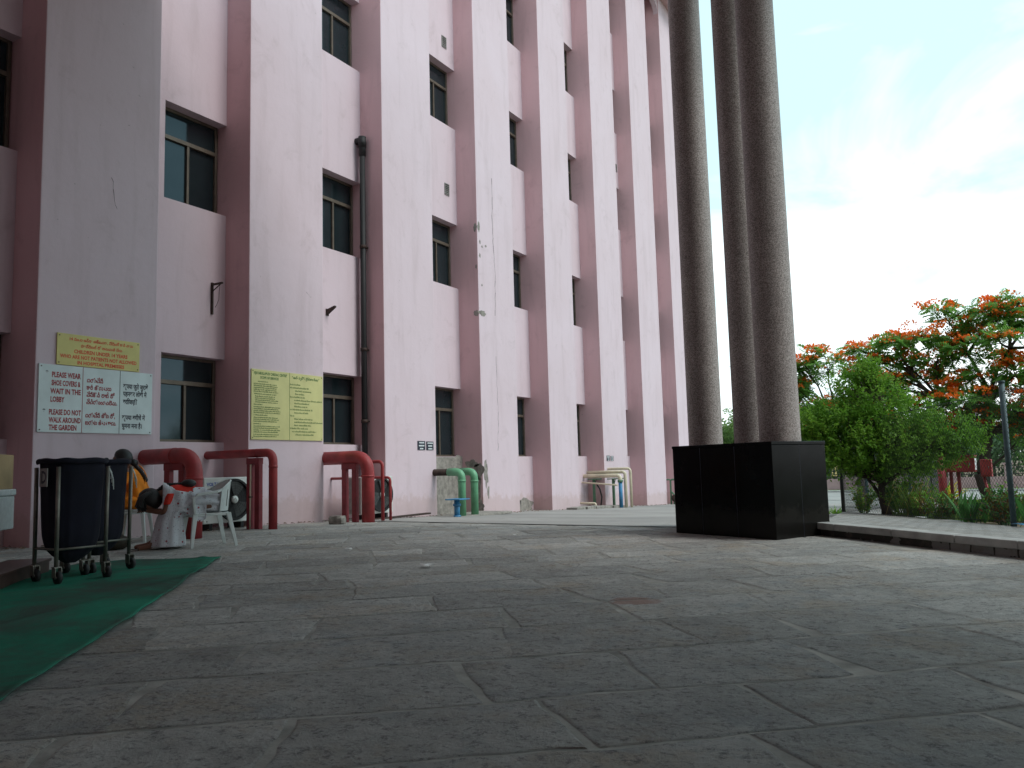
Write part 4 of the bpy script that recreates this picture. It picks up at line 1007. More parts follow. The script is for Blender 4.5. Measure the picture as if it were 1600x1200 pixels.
# ------------------------------------------------------------------ laundry trolleys
def trolley(loc, rz, label, tagged):
    t = thing('laundry_trolley', label, 'trolley', loc, rz, 'navy laundry-bag trolleys on the green carpet')
    hx, hy, H = .17, .205, 1.0
    cs = [(hx,-hy),(hx,hy),(-hx,hy),(-hx,-hy)]
    for (x, y) in cs:
        mb = MB(); mb.tube([(x,y,.13),(x*1.02,y*1.02,H-.06)], .0165, 10); leg = mb.build('leg', M['trolley'], t)
        mb = MB(); sw = .03
        mb.tube([(x+sw,y-.016,.05),(x+sw,y+.016,.05)], .05, 18); w = mb.build('wheel', M['rubber'], t)
        mb = MB(); mb.tube([(x+sw,y-.021,.05),(x+sw,y+.021,.05)], .014, 10); mb.build('hub', M['greym'], w)
        mb = MB(); mb.box((x-.012,y-.028,.05),(x+sw+.012,y-.021,.125)); mb.box((x-.012,y+.021,.05),(x+sw+.012,y+.028,.125)); mb.box((x-.018,y-.028,.125),(x+.03,y+.028,.135)); mb.build('castor_fork', M['trolley'], t)
    for i in range(4):
        a, b = cs[i], cs[(i+1) % 4]
        mb = MB(); mb.tube([(*a,.27),(*b,.27)], .010, 8); mb.build('lower_rail', M['trolley'], t)
    # rim and bag
    n = 48
    def sq(k, rx, ry, p=2.8):
        a = 2*math.pi*k/n; c, s = math.cos(a), math.sin(a); return (math.copysign(abs(c)**(2/p), c)*rx, math.copysign(abs(s)**(2/p), s)*ry)
    mb = MB(); mb.smooth = True; rings = []
    for (z, rx, ry) in [(H-.035,.222,.252),(H-.01,.232,.262),(H+.008,.224,.254),(H+.010,.205,.235),(H-.02,.195,.225)]:
        rings.append([(*sq(k, rx*(1+.012*math.sin(k*1.9)), ry), z+.005*math.sin(k*.9)) for k in range(n)])
    mb.loft(rings, False); mb.build('bag_rim', M['navy'], t, solid=.006, sub=1)
    mb = MB(); mb.smooth = True; rings = []
    for i in range(13):
        f = i/12; z = H-.02-(H-.16)*f; k_ = 1 if f < .72 else math.sqrt(max(.02, 1-((f-.72)/.28)**2*.96))
        r = (.208-.030*f)*k_
        rings.append([(sq(k, r*(1+.03*math.sin(k*2.1+f*2)*(f+.2)+.035*noise.noise(Vector((k*.5,f*3,1)))), r*(1+.02*math.sin(k*1.3+f*3)))[0]*.97, sq(k, r, r*1.12*(1+.03*math.sin(k*1.7)*f+.035*noise.noise(Vector((k*.4,f*3,5)))))[1], z) for k in range(n)])
    mb.loft(rings, False); mb.add(rings[-1], [tuple(range(n))]); mb.build('bag', M['navy'], t, sub=1)
    if tagged:
        mb = MB(); mb.box((-.04,-.252,.78),(.08,-.245,.93)); mb.build('label_card', M['greym'], t)
        mb = MB(); vs, fs = text_geo('D', .14, .004); mb.add([(-.015+v.x*.8, -.2525, .81+v.y) for v in vs], fs); mb.build('letter', M['inkk'], t)
    mb = MB()
    for k in range(4): mb.tube([(.18,.215,.93),(.20+.008*k,.23,.88-.02*k),(.195+.006*k,.225+.005*k,.83-.03*k)], .004, 5)
    mb.build('tie_cord', M['wplastic'], t)
    return t
trolley((-6.73,4.12,.024), R(-3), 'front navy laundry-bag trolley on four castors with a card on its side', True)
trolley((-7.11,4.60,.024), R(5), 'rear navy laundry-bag trolley half hidden behind the front one', False)

# ------------------------------------------------------------------ litter, brick, boards
def scrap(loc, r, label, mat, name='paper_scrap', cat='litter', seed=0, grp='small white scraps on the slate floor'):
    r_ = random.Random(seed); mb = MB(); n = 9
    top = [(math.cos(2*math.pi*k/n)*r*r_.uniform(.5,1.2), math.sin(2*math.pi*k/n)*r*.8*r_.uniform(.5,1.1), .016+r_.uniform(0,.02)) for k in range(n)]
    mb.add(top+[(0,0,.03)], [(k,(k+1)%n,n) for k in range(n)])
    o = mb.build(name, mat, loc=loc, solid=.002); tag(o, label, cat, grp)
scrap((-4.31,5.87,.01), .085, 'largest white paper scrap in the middle of the slate floor', M['paper'], seed=1)
scrap((-6.06,6.82,.01), .045, 'tiny white paper scrap on the slate nearer the chair', M['paper'], seed=2)
scrap((-5.10,8.78,.01), .055, 'tiny white paper scrap farther off near the concrete drive', M['paper'], seed=3)
t = thing('concrete_block', 'rough grey concrete block lying by the red pipes of the second bay', 'block', (-9.62,10.55,-.02), R(20))
mb = MB(); r_ = random.Random(1)
mb.ellip((0,0,.07), .17, .13, .095, None, 14, 8, lambda d: 1/max(abs(d.x),abs(d.y),abs(d.z))*.80+.08*noise.noise(d*3)); b_ = mb.build('body', M['cement'], t)
for p in b_.data.polygons: p.use_smooth = False
t = thing('wooden_plank', 'thin dark plank lying at the foot of the third pier', 'plank', (-10.45,13.0,gz(13)), R(3)); mb = MB(); mb.box((-.06,-.8,.02),(.06,1.4,.055)); mb.build('board', M['rust'], t, bevel=.004)
t = thing('stone_ledge', 'low broken kerb stones at the foot of the pier under the cream pipes', 'ledge', (-10.2,22.9,gz(22.9)))
r_ = random.Random(9)
for k in range(6):
    mb = MB(); y = -2.0+k*.62; h = .06+.03*r_.random(); mb.box((-.25+r_.uniform(-.04,.04),y,-.05-.035*y*1),(.12+r_.uniform(-.05,.05),y+.57,h-.035*y)); mb.build('stone', M['cement'], t, bevel=.01)
t = thing('stone_ledge', 'low cement ledge under the green pipe elbows', 'ledge', (-10.2,15.2,gz(15.2))); mb = MB(); mb.box((-.48,-1.1,-.02),(.42,1.5,.035)); mb.build('stone', M['cement'], t, bevel=.01)
# leaf litter and rubble along the wall foot
mb = MB(); r_ = random.Random(12)
for k in range(900):
    y = r_.uniform(5.6,31); x = XF + abs(r_.gauss(0,.16)) - (.6 if r_.random() < .4 else 0)
    if any(LK[q]-.02 < y < LK[q]+WF[q]+.02 for q in LK) and x < XF+.01: continue
    if x < XR+.02: continue
    s = r_.uniform(.008,.028); a = r_.uniform(0,3); z = gz(y)+.017
    mb.add([(x+math.cos(a+b)*s, y+math.sin(a+b)*s*1.4, z+r_.uniform(0,.012)) for b in (0,1.6,3.1,4.7)]+[(x,y,z+s*.8)], [(0,1,4),(1,2,4),(2,3,4),(3,0,4)])
tag(mb.build('debris', simple('wall_foot_debris', (.15,.10,.07), .95, 0, .5, 20, .3)), 'loose earth crumbs and dry leaves along the foot of the wall', 'debris', kind='stuff')

# ------------------------------------------------------------------ chain-link fence
fc = [(-2.60,17.6),(.22,12.85),(2.6,8.9)]
def fence_run(pts, label, H=1.85, zf=gxy, sp=2.75, wire=True, mat='postp', cellsz=.07, posts=None):
    t = thing('chain_link_fence', label, 'fence', (*pts[0], zf(*pts[0])))
    o = Vector((*pts[0], zf(*pts[0])))
    mbw = MB(); r = .0020
    for i, (a, b) in enumerate(zip(pts[:-1], pts[1:])):
        a, b = Vector((*a,0)), Vector((*b,0)); L = (b-a).length; d = (b-a)/L
        nrm = Vector((-d.y,d.x,0))*r
        def pt(u, v): p = a+d*u; return Vector((p.x, p.y, zf(p.x,p.y)+.04+v*(H-.08)))-o
        Hh = H-.08; s = -Hh
        while s < L:
            for dr in (1, -1):
                u0, v0, u1, v1 = (s, 0, s+Hh, Hh) if dr == 1 else (s, Hh, s+Hh, 0)
                if u0 < 0: v0 += dr*(-u0); u0 = 0
                if u1 > L: v1 -= dr*(u1-L); u1 = L
                if u1-u0 > .02:
                    p, q = pt(u0, v0/Hh), pt(u1, v1/Hh); w = Vector((0,0,r*1.3))
                    mbw.add([p-nrm-w, p+nrm-w, p+w, q-nrm-w, q+nrm-w, q+w], [(0,1,4,3),(1,2,5,4),(2,0,3,5)])
            s += cellsz
    if wire: mbw.build('wire_mesh', M['wire'], t)
    for (x, y, m_, h_) in posts:
        mb = MB(); z = zf(x,y); mb.tube([Vector((x,y,z-.05))-o, Vector((x,y,z+h_))-o], .036, 12); mb.tube([Vector((x,y,z+h_))-o, Vector((x,y,z+h_+.03))-o], .042, 12); mb.build('post', M[m_], t)
    for zz in (.06, H-.05):
        for a, b in zip(pts[:-1], pts[1:]):
            mb = MB(); mb.tube([Vector((*a,zf(*a)+zz))-o, Vector((*b,zf(*b)+zz))-o], .004, 6); mb.build('tension_wire', M['wire'], t)
    return t
fence_run(fc, 'nearer chain-link fence along the block sidewalk with a blue-green post', posts=[(-2.60,17.6,'dpost',1.9),(.22,12.85,'postp',1.92),(2.6,8.9,'postp',1.92)])
fence_run([(-2.58,17.65),(-2.30,22.0),(-1.85,31.0),(-1.7,36.0)], 'chain-link fence running back from the corner post beside the driveway', posts=[(-2.36,19.4,'postp',1.8),(-2.05,26.5,'postp',1.8),(-1.80,32.0,'wire',1.8)])

# ------------------------------------------------------------------ foliage
def leafquad(vs, fs, p, d, n, L, W):
    s = d.cross(n)
    if s.length < 1e-4: return
    s = s.normalized()*W*.5; k = len(vs)
    vs += [tuple(p), tuple(p+d*L*.45+s), tuple(p+d*L), tuple(p+d*L*.45-s)]; fs.append((k,k+1,k+2,k+3))
def rv(r_): 
    while True:
        v = Vector((r_.uniform(-1,1), r_.uniform(-1,1), r_.uniform(-1,1)))
        if .05 < v.length < 1: return v.normalized()
def limb(mb, p, q, r0, r1, r_, bend=.12, n=6, k=7):
    pts = []; L = (q-p).length; o1 = rv(r_)*L*bend
    for i in range(n+1):
        t = i/n; pts.append(p+(q-p)*t + o1*math.sin(math.pi*t) + rv(r_)*L*.012)
    mb.tube(pts, [r0+(r1-r0)*i/n for i in range(n+1)], k); return pts
def mesh_obj(name, vs, fs, mat, parent):
    mb = MB(); mb.v = vs; mb.f = [list(f) for f in fs]; mb.mi = [0]*len(fs); mb.sm = [False]*len(fs); return mb.build(name, mat, parent)

# leafy bush tree at the fence
r_ = random.Random(21)
bx, by = -1.75, 16.6; bz = gz(by)
bt = thing('leafy_tree', 'bushy bright green small tree leaning over the fence corner', 'tree', (bx,by,bz))
O = Vector((bx,by,bz))
lob = [((-.85,.2,1.80),(.75,.8,.48)),((-.10,.1,2.30),(.62,.7,.55)),((.45,0,1.85),(.90,.8,.55)),((1.15,-.25,1.50),(.80,.7,.46)),((-.35,-.1,1.40),(.95,.8,.55)),((.45,-.1,1.20),(.85,.7,.45)),((-1.15,.3,1.75),(.50,.5,.42)),((.02,.2,2.80),(.34,.45,.36)),((-.42,.2,2.55),(.38,.4,.36)),((1.60,-.4,1.38),(.42,.45,.30)),((.9,.1,1.05),(.7,.6,.32)),((-.9,0,1.15),(.55,.6,.38)),((-.45,-.1,.95),(.6,.5,.30)),((.2,-.2,.85),(.55,.5,.26)),((-1.25,.2,1.5),(.3,.4,.34))]
_ca, _sa = math.cos(R(30)), math.sin(R(30))
lob = [((c[0]*_ca-c[1]*_sa, c[0]*_sa+c[1]*_ca, c[2]*.95), (e[0]*.9, e[1]*.9, e[2]*.95)) for c, e in [((q[0]*.86-.02, q[1], q[2]), g) for q, g in lob]]
mb = MB(); stems = []
tr = limb(mb, Vector((.10,0,0)), Vector((0,0,.75)), .075, .055, r_, .1); limb(mb, Vector((-.02,.05,0)), Vector((-.25,.1,.7)), .04, .03, r_, .1)
for (c, e) in lob:
    c = Vector(c); ps = limb(mb, Vector((0,0,.62))+rv(r_)*.06, c, .035, .010, r_, .14)
    for k in range(12):
        d = rv(r_); q = c+Vector((d.x*e[0], d.y*e[1], d.z*e[2]))*.85; limb(mb, ps[-2-r_.randrange(3)], q, .010, .003, r_, .12, 4, 4)
mb.build('trunk', M['bark'], bt)
vs, fs = [], []
for (c, e) in lob:
    c = Vector(c); vol = e[0]*e[1]*e[2]
    nt_ = int(200+vol*2300)
    for k in range(nt_):
        d = rv(r_); rad = r_.random()**.45; rr = 1+.55*noise.noise(d*2.6+c*3)
        p0 = c+Vector((d.x*e[0], d.y*e[1], d.z*e[2]))*rad*rr
        dirn = (d*.8+Vector((0,0,.55+ .4*(rad > .8)))+rv(r_)*.5).normalized(); L = r_.uniform(.10,.24)
        if noise.noise(p0*3.4+Vector((5,5,5))) < -.14: continue
        m = r_.randint(5,9)
        for i in range(m):
            p = p0+dirn*L*i/m; ld = (dirn*.5+rv(r_)*.9).normalized(); leafquad(vs, fs, p, ld, (Vector((0,0,1))+rv(r_)*.7).normalized(), r_.uniform(.045,.085), r_.uniform(.026,.045))
mesh_obj('crown', vs, fs, M['leafb'], bt)

# flame tree: flat layered crown, ferny fronds and orange-red blossom
def frond(vs, fs, p, d, L, r_):
    up = (Vector((0,0,1))+rv(r_)*.7).normalized(); s = d.cross(up).normalized(); n = 8
    for i in range(n):
        t = (i+.6)/n; q = p+d*L*t-Vector((0,0,1))*L*.18*t*t; w = L*.42*math.sin(math.pi*min(.95, .25+t*.75))
        for sg in (-1, 1): leafquad(vs, fs, q, (s*sg+d*.45+rv(r_)*.1).normalized(), up, w, L*.13)
def flame(loc, label, tips, forks, trunk_r, seed, nf=1.0, blossom=.5, zf=0):
    r_ = random.Random(seed); t = thing('flame_tree', label, 'tree', loc, 0, 'flame trees with orange-red blossom')
    mb = MB(); vs, fs, bv, bf = [], [], [], []
    nodes = {'0': Vector((0,0,-.1))}
    for (k, par, q, r0, r1) in forks:
        nodes[k] = Vector(q); limb(mb, nodes[par], nodes[k], r0, r1, r_, .07, 7, 9)
    for (par, q, spread, dens) in tips:
        q = Vector(q); ps = limb(mb, nodes[par], q, .045, .012, r_, .10, 6, 6)
        for k in range(int(9*dens)):
            a = r_.uniform(0, 6.283); s_ = spread*math.sqrt(r_.random()); e = q+Vector((math.cos(a)*s_, math.sin(a)*s_, r_.uniform(-.34,.42)*spread-.08*s_))
            bp_ = limb(mb, ps[-1-r_.randrange(3)], e, .012, .004, r_, .10, 4, 4)
            for j in range(int(6.3*nf)):
                d = (Vector((math.cos(a)*.6, math.sin(a)*.6, .12))+rv(r_)*.9); d.z *= .75; d.normalize(); frond(vs, fs, bp_[-1-r_.randrange(3)], d, r_.uniform(.30,.52), r_)
            if r_.random() < blossom:
                for c_ in range(r_.choice([1,1,2,2])):
                    bc = e+Vector((r_.uniform(-.22,.22), r_.uniform(-.22,.22), r_.uniform(.04,.16))); w_ = r_.uniform(.12,.24)
                    for j in range(r_.randint(26,46)):
                        dd = rv(r_); pp = bc+Vector((dd.x*w_, dd.y*w_, abs(dd.z)*w_*.6)); leafquad(bv, bf, pp, (rv(r_)+Vector((0,0,.5))).normalized(), rv(r_), r_.uniform(.05,.095), r_.uniform(.045,.075))
    mb.build('trunk', M['bark'], t); mesh_obj('crown', vs, fs, M['leaff'], t); mesh_obj('blossom', bv, bf, M['blossom'], t)
    return t
fx, fy = -.09, 25.0
forks = [('a','0',(-.15,0,.9),.17,.15),('b','a',(.10,.1,1.9),.15,.12),('c','b',(-.9,.2,2.9),.09,.06),('d','b',(.25,.3,3.0),.10,.07),('e','b',(1.2,-.2,2.7),.09,.06),('f','c',(-1.6,0,3.7),.055,.035),('g','d',(-.2,0,4.1),.06,.035),('h','d',(.8,.3,4.2),.06,.035),('i','e',(2.1,-.2,3.5),.055,.035),('j','a',(-1.2,.6,2.3),.07,.045)]
tips = [('f',(-2.55,.2,4.15),.40,1),('f',(-2.0,-.3,4.55),.45,1),('f',(-1.5,.4,4.75),.5,1.1),('c',(-2.3,.1,3.35),.55,1.2),('c',(-1.3,.5,3.65),.55,1.2),('g',(-.85,0,4.55),.55,1.2),('g',(-.25,.4,5.05),.5,1.1),('g',(-.75,.3,5.45),.30,.8),('g',(.30,0,5.25),.45,1.1),('h',(.85,.1,5.05),.5,1.2),('h',(1.4,.4,4.85),.55,1.2),('h',(.5,-.4,4.4),.55,1.2),('i',(2.0,-.2,4.3),.6,1.3),('i',(2.8,.1,4.2),.6,1.3),('e',(1.6,-.3,3.4),.6,1.3),('e',(2.5,-.4,3.2),.6,1.2),('d',(.0,.0,3.5),.6,1.3),('d',(.9,-.3,3.5),.6,1.3),('j',(-2.2,.3,2.9),.6,1.3),('j',(-1.5,.6,2.7),.65,1.4),('b',(-.4,-.4,2.8),.7,1.6),('b',(.9,-.6,2.5),.7,1.6),('e',(1.9,-.7,2.3),.7,1.5),('d',(.4,.3,3.0),.7,1.5),('g',(.1,.3,4.6),.6,1.2),('a',(-1.1,.4,2.0),.7,1.5),('a',(.9,.2,1.9),.7,1.5),('j',(-2.6,.3,2.4),.7,1.5),('j',(-1.7,.2,2.1),.7,1.5),('c',(-2.9,.2,3.9),.5,1.2),('b',(-.2,.3,2.2),.8,1.6),('d',(-.9,.3,3.2),.7,1.4),('e',(2.2,.2,2.7),.8,1.6),('b',(1.5,.3,2.2),.8,1.6),('f',(-2.9,.1,4.5),.4,1),('g',(-.3,-.3,4.1),.6,1.2),('c',(-1.8,.1,4.1),.55,1.2),('c',(-.9,-.2,4.1),.5,1.1),('h',(1.1,.3,5.4),.5,1.1),('i',(1.9,.2,5.0),.6,1.2),('i',(2.6,0,4.8),.6,1.2),('i',(3.3,0,4.5),.6,1.2),('h',(.8,.6,3.9),.7,1.3),('e',(1.4,.3,3.0),.7,1.4),('b',(.3,.2,2.6),.7,1.4),('j',(-2.6,.3,3.3),.5,1.2),('h',(1.9,.5,3.9),.7,1.3),('i',(3.6,.2,3.7),.6,1.2),('j',(-.7,.4,2.3),.6,1.4)]
flame((fx,fy,gz(fy)), 'spreading flame tree with orange-red blossom behind the red cabinets', tips, forks, .17, 31, .8, .62)
forks = [('a','0',(.1,0,1.3),.14,.11),('b','a',(-.5,0,2.6),.09,.06),('c','a',(.6,.2,2.8),.09,.06)]
tips = [('b',(-2.15,0,4.1),.45,1.6),('b',(-1.65,0,3.75),.6,1.6),('b',(-1.3,.2,4.35),.5,1.6),('b',(-.7,.1,4.6),.6,1.4),('b',(-2.2,0,3.3),.6,1.6),('b',(-1.5,-.2,3.0),.7,1.6),('c',(.4,.2,4.05),.6,1.4),('c',(1.2,.1,3.6),.6,1.3),('c',(.4,.2,3.3),.7,1.5),('b',(-.5,.3,3.1),.7,1.5),('a',(-.7,.2,2.3),.6,1.3)]
flame((-3.45,26.6,gz(26.6)), 'smaller flame tree behind the leafy tree, blossom along its upper left edge', tips, forks, .13, 37, 1.0, .5)

# background trees
def far_tree(x, y, h, w, label, seed, mat, z0=-.9, n=2600, ls=.22, trunk=.16):
    r_ = random.Random(seed); t = thing('broadleaf_tree', label, 'tree', (x,y,z0), 0, 'background trees beyond the compound wall')
    mb = MB(); limb(mb, Vector((0,0,-.1)), Vector((0,0,h*.45)), trunk, trunk*.6, r_, .05)
    lobes = []
    for k in range(9):
        a = r_.uniform(0,6.28); s = r_.uniform(.15,.62)*w; c = Vector((math.cos(a)*s, math.sin(a)*s*.7, h*r_.uniform(.42,.80))); lobes.append((c, w*r_.uniform(.30,.46), h*r_.uniform(.13,.22)))
        limb(mb, Vector((0,0,h*.35)), c, trunk*.5, .02, r_, .12, 5, 5)
    mb.build('trunk', M['bark'], t); vs, fs = [], []
    for k in range(n):
        c, a, b = r_.choice(lobes); d = rv(r_); f = r_.random()**.4*(1+.35*noise.noise(d*2+c)); p = c+Vector((d.x*a, d.y*a, d.z*b))*f
        if noise.noise(p*.9) < -.30: continue
        for j in range(3): leafquad(vs, fs, p+rv(r_)*ls*.8, (rv(r_)+Vector((0,0,-.2))).normalized(), (Vector((0,0,1))+rv(r_)*.8).normalized(), ls*r_.uniform(.6,1.2), ls*.5)
    mesh_obj('crown', vs, fs, mat, t)
far_tree(-14.7, 51.5, 5.6, 3.0, 'pale green tree seen in the gap between the two left columns', 41, M['leafd'])
far_tree(-8.6, 53.5, 5.2, 2.4, 'rounded green tree just right of the columns beyond the wall', 42, M['leafd'])
far_tree(-10.6, 56.0, 4.4, 2.2, 'small green tree close to the right edge of the columns', 50, M['leafd'])
far_tree(-6.0, 56.0, 4.6, 2.2, 'low green tree beyond the wall, left of the fence corner post', 43, M['leafd2'])
far_tree(-3.2, 55.0, 4.6, 2.8, 'green tree beyond the wall, behind the leafy tree', 44, M['leafd2'])
far_tree(.2, 55.0, 4.4, 2.6, 'green tree beyond the wall, seen under the large flame tree', 45, M['leafd2'])
far_tree(3.2, 54.0, 5.2, 3.0, 'green tree beyond the wall at the right edge', 46, M['leafd'])
far_tree(1.9, 33.0, 3.3, 1.5, 'small open garden tree on the lawn behind the blue-green post', 47, M['leafd'], gz(33), 900, .13, .07)
far_tree(7.0, 55.0, 5.6, 3.2, 'broad green tree beyond the wall past the right edge', 48, M['leafd2'])
far_tree(-16.5, 56.0, 5.0, 3.0, 'green tree beyond the wall hidden behind the building end', 49, M['leafd2'])

# bed plants along the fence
def tuft(x, y, label, cat, name, seed, mat, n, h, w, spread, grp='plants in the bed along the fence', lean=.5, mat2=None):
    r_ = random.Random(seed); z = gz(y)
    t = thing(name, label, cat, (x,y,z), 0, grp); vs, fs = [], []; mb = MB(); vs2, fs2 = [], []
    for k in range(n):
        p = Vector((r_.gauss(0,spread*.5), r_.gauss(0,spread*.35), 0)); d = (Vector((0,0,1))+rv(r_)*lean).normalized(); d.z = abs(d.z); L = h*r_.uniform(.5,1.05); nn = rv(r_); s = d.cross(nn).normalized(); ww = w*r_.uniform(.6,1.1)
        V, F = (vs, fs) if not mat2 or r_.random() < .65 else (vs2, fs2)
        k0 = len(V); seg = 4; bend = rv(r_)*L*.35; bend.z = -abs(bend.z)*.5
        for i in range(seg+1):
            f = i/seg; c = p+d*L*f+bend*f*f; wd = ww*.5*math.sin(math.pi*min(.96, .12+f*.86)); V += [tuple(c-s*wd), tuple(c+s*wd)]
        for i in range(seg): F.append((k0+2*i, k0+2*i+1, k0+2*i+3, k0+2*i+2))
    mesh_obj('leaves', vs, fs, mat, t)
    if mat2: mesh_obj('withered_leaves', vs2, fs2, mat2, t)
    for k in range(4): mb.tube([(r_.gauss(0,spread*.3), r_.gauss(0,spread*.2), -.02), (r_.gauss(0,spread*.4), r_.gauss(0,spread*.3), h*.45)], .006, 5)
    mb.build('stems', M['dgreen'], t)
def shrublet(x, y, label, cat, name, seed, mat, n, h, w, ls, mat2=None, frac=.3):
    r_ = random.Random(seed); z = gz(y); t = thing(name, label, cat, (x,y,z), 0, 'plants in the bed along the fence'); A_, B_, C_, D_ = [], [], [], []; mb = MB()
    for k in range(14):
        a = r_.uniform(0,6.28); q = Vector((math.cos(a)*w*.7*r_.random(), math.sin(a)*w*.5*r_.random(), h*r_.uniform(.55,1.0))); mb.tube([(q.x*.2,q.y*.2,-.02), tuple(q*.6+Vector((0,0,.02))), tuple(q)], [.008,.006,.003], 5)
        for j in range(n//14):
            f = r_.uniform(.25,1.08); p = Vector((q.x*f, q.y*f, q.z*f)); d = (rv(r_)+Vector((0,0,.35))).normalized(); V, F = (A_, B_) if not mat2 or r_.random() > frac else (C_, D_)
            leafquad(V, F, p+rv(r_)*ls*.6, d, (Vector((0,0,1))+rv(r_)*.8).normalized(), ls*r_.uniform(.6,1.3), ls*r_.uniform(.28,.5))
    mb.build('stems', M['dgreen'], t); mesh_obj('leaves', A_, B_, mat, t)
    if mat2: mesh_obj('withered_leaves', C_, D_, mat2, t)
tuft(-.22,14.0,'broad-leaved canna plant with upright green leaves by the blue-green post','plant','canna_plant',51,M['canna'],11,.60,.10,.16,lean=.35)
shrublet(.12,13.45,'red-brown croton right at the foot of the blue-green post','plant','croton_shrub',52,M['croton'],420,.42,.5,.09,M['canna'],.35)
shrublet(-.55,14.9,'red-brown croton left of the canna plant','plant','croton_shrub',53,M['croton'],380,.34,.5,.09,M['canna'],.4)
shrublet(-.95,15.6,'low croton with withered leaves in front of the red cabinets','plant','croton_shrub',54,M['croton'],380,.34,.5,.08,M['leafy'],.35)
shrublet(-1.35,16.3,'leafy clump with a few yellowing leaves under the leafy tree','plant','garden_shrub',55,M['leafb'],900,.60,.8,.075,M['leafy'],.15)
shrublet(-1.65,16.8,'taller leafy clump nearer the leafy tree trunk','plant','garden_shrub',56,M['leafb'],900,.75,.7,.08,M['canna'],.35)
shrublet(-2.2,17.3,'low yellow-green shrub at the base of the leafy tree','plant','low_shrub',57,M['leafb'],800,.55,.7,.07,M['leafy'],.25)
tuft(.45,12.9,'leafy garden plant at the right edge beyond the blue-green post','plant','canna_plant',58,M['canna'],10,.5,.09,.25,lean=.5)
shrublet(.30,16.5,'green bedding plant on the lawn behind the canna plant','plant','low_shrub',59,M['canna'],500,.4,.6,.10,M['leafb'],.3)
tuft(-2.78,17.9,'small weed at the foot of the dark corner post','plant','weed',60,M['leafb'],40,.22,.03,.16,lean=.9)
shrublet(-1.9,20.5,'small shrub with yellow-green leaves behind the wire mesh','plant','low_shrub',61,M['leafb'],600,.8,.6,.07,M['leafy'],.35)
tuft(-2.0,36.5,'yellow flowering shrub by the far road','plant','flowering_shrub',62,leaf('yellow_flower',(.65,.45,.03),(.75,.6,.06)),150,1.1,.10,.55,lean=.9,mat2=M['leafb'])
shrublet(-.72,15.1,'small green shrub between the crotons at the fence foot','plant','garden_shrub',64,M['leafb'],700,.42,.6,.07,M['croton'],.2)
shrublet(-1.15,15.9,'spreading green shrub in front of the thick red pipe','plant','garden_shrub',65,M['leafb'],800,.45,.7,.065,M['leafy'],.12)
shrublet(-.30,14.4,'dense low shrub just left of the canna plant','plant','garden_shrub',66,M['canna'],600,.36,.5,.07,M['croton'],.3)
shrublet(.10,13.9,'bushy shrub behind the foot of the blue-green post','plant','garden_shrub',67,M['canna'],700,.55,.5,.08,M['leafb'],.4)
tuft(-1.2,16.0,'thin tall grass blades in front of the red pipe','plant','grass_clump',63,M['grass'],60,.75,.02,.3,lean=.35,mat2=M['leafy'])
# lawn and verge grass
vs, fs = [], []; r_ = random.Random(71)
for k in range(26000):
    y = 14.0 + 22*r_.random()**1.6; xl = -.9-.035*(y-17) if y > 16.8 else -(y-12.9)*.6+.35
    x = xl + .15 + (y*.12+3.0)*r_.random()
    h = r_.uniform(.05,.12)*(1+.5*noise.noise(Vector((x,y,0))*1.2)); z = gz(y)+.01; a = r_.uniform(0,3.14); s = .012+.0008*y
    k0 = len(vs); lx, ly = r_.uniform(-.03,.03), r_.uniform(-.03,.03)
    vs += [(x-math.cos(a)*s, y-math.sin(a)*s, z), (x+math.cos(a)*s, y+math.sin(a)*s, z), (x+lx, y+ly, z+h)]; fs.append((k0,k0+1,k0+2))
o = mesh_obj('grass', vs, fs, M['grass'], None); tag(o, 'short green grass of the garden behind the fence', 'grass', kind='stuff')

# red fire cabinets and riser
def post_cab(): pass
t = thing('fire_riser', 'thick weathered red pipe standing among the bed plants', 'pipe', (-.86,19.0,gz(19.0)))
mb = MB(); mb.tube([(0,0,-.05),(0,0,1.20)], .078, 18); mb.build('pipe', M['red'], t); mb = MB(); mb.tube([(0,0,1.18),(0,0,1.24)], .10, 18); mb.build('flange', M['red'], t)
t = thing('hose_cabinet', 'wide red hose cabinet on two legs beside the thick red pipe', 'cabinet', (-.62,19.1,gz(19.1)), R(-8))
mb = MB(); mb.box((-.16,-.12,.84),(.38,.12,1.16)); mb.build('body', M['red'], t, bevel=.008)
mb = MB(); mb.box((-.12,-.128,.87),(.34,-.121,1.13)); mb.build('door', M['red'], t); mb = MB(); mb.box((.28,-.14,.97),(.30,-.129,1.03)); mb.build('handle', M['greym'], t)
mb = MB(); mb.box((.3805,-.10,.88),(.384,.10,1.12)); mb.build('side_label', M['inkw'], t)
for x in (-.08,.06):
    mb = MB(); mb.box((x-.03,-.03,-.03),(x+.03,.03,.84)); mb.build('leg', M['maroon'], t)
mb = MB(); mb.box((-.17,-.14,1.161),(.39,.13,1.18)); mb.build('roof', M['red'], t)
t = thing('hose_cabinet', 'small red cabinet on a single bent leg right of the tree trunk', 'cabinet', (-.06,19.2,gz(19.2)), R(-6))
mb = MB(); mb.box((-.10,-.09,.74),(.10,.09,1.09)); mb.build('body', M['red'], t, bevel=.008)
mb = MB(); mb.box((-.08,-.098,.77),(.08,-.091,1.06)); mb.build('door', M['red'], t); mb = MB(); mb.box((.04,-.11,.9),(.055,-.099,.95)); mb.build('handle', M['greym'], t)
mb = MB(); mb.tube([(-.06,0,.75),(.0,0,.4),(.02,0,-.02)], .028, 8); mb.build('leg', M['red'], t)
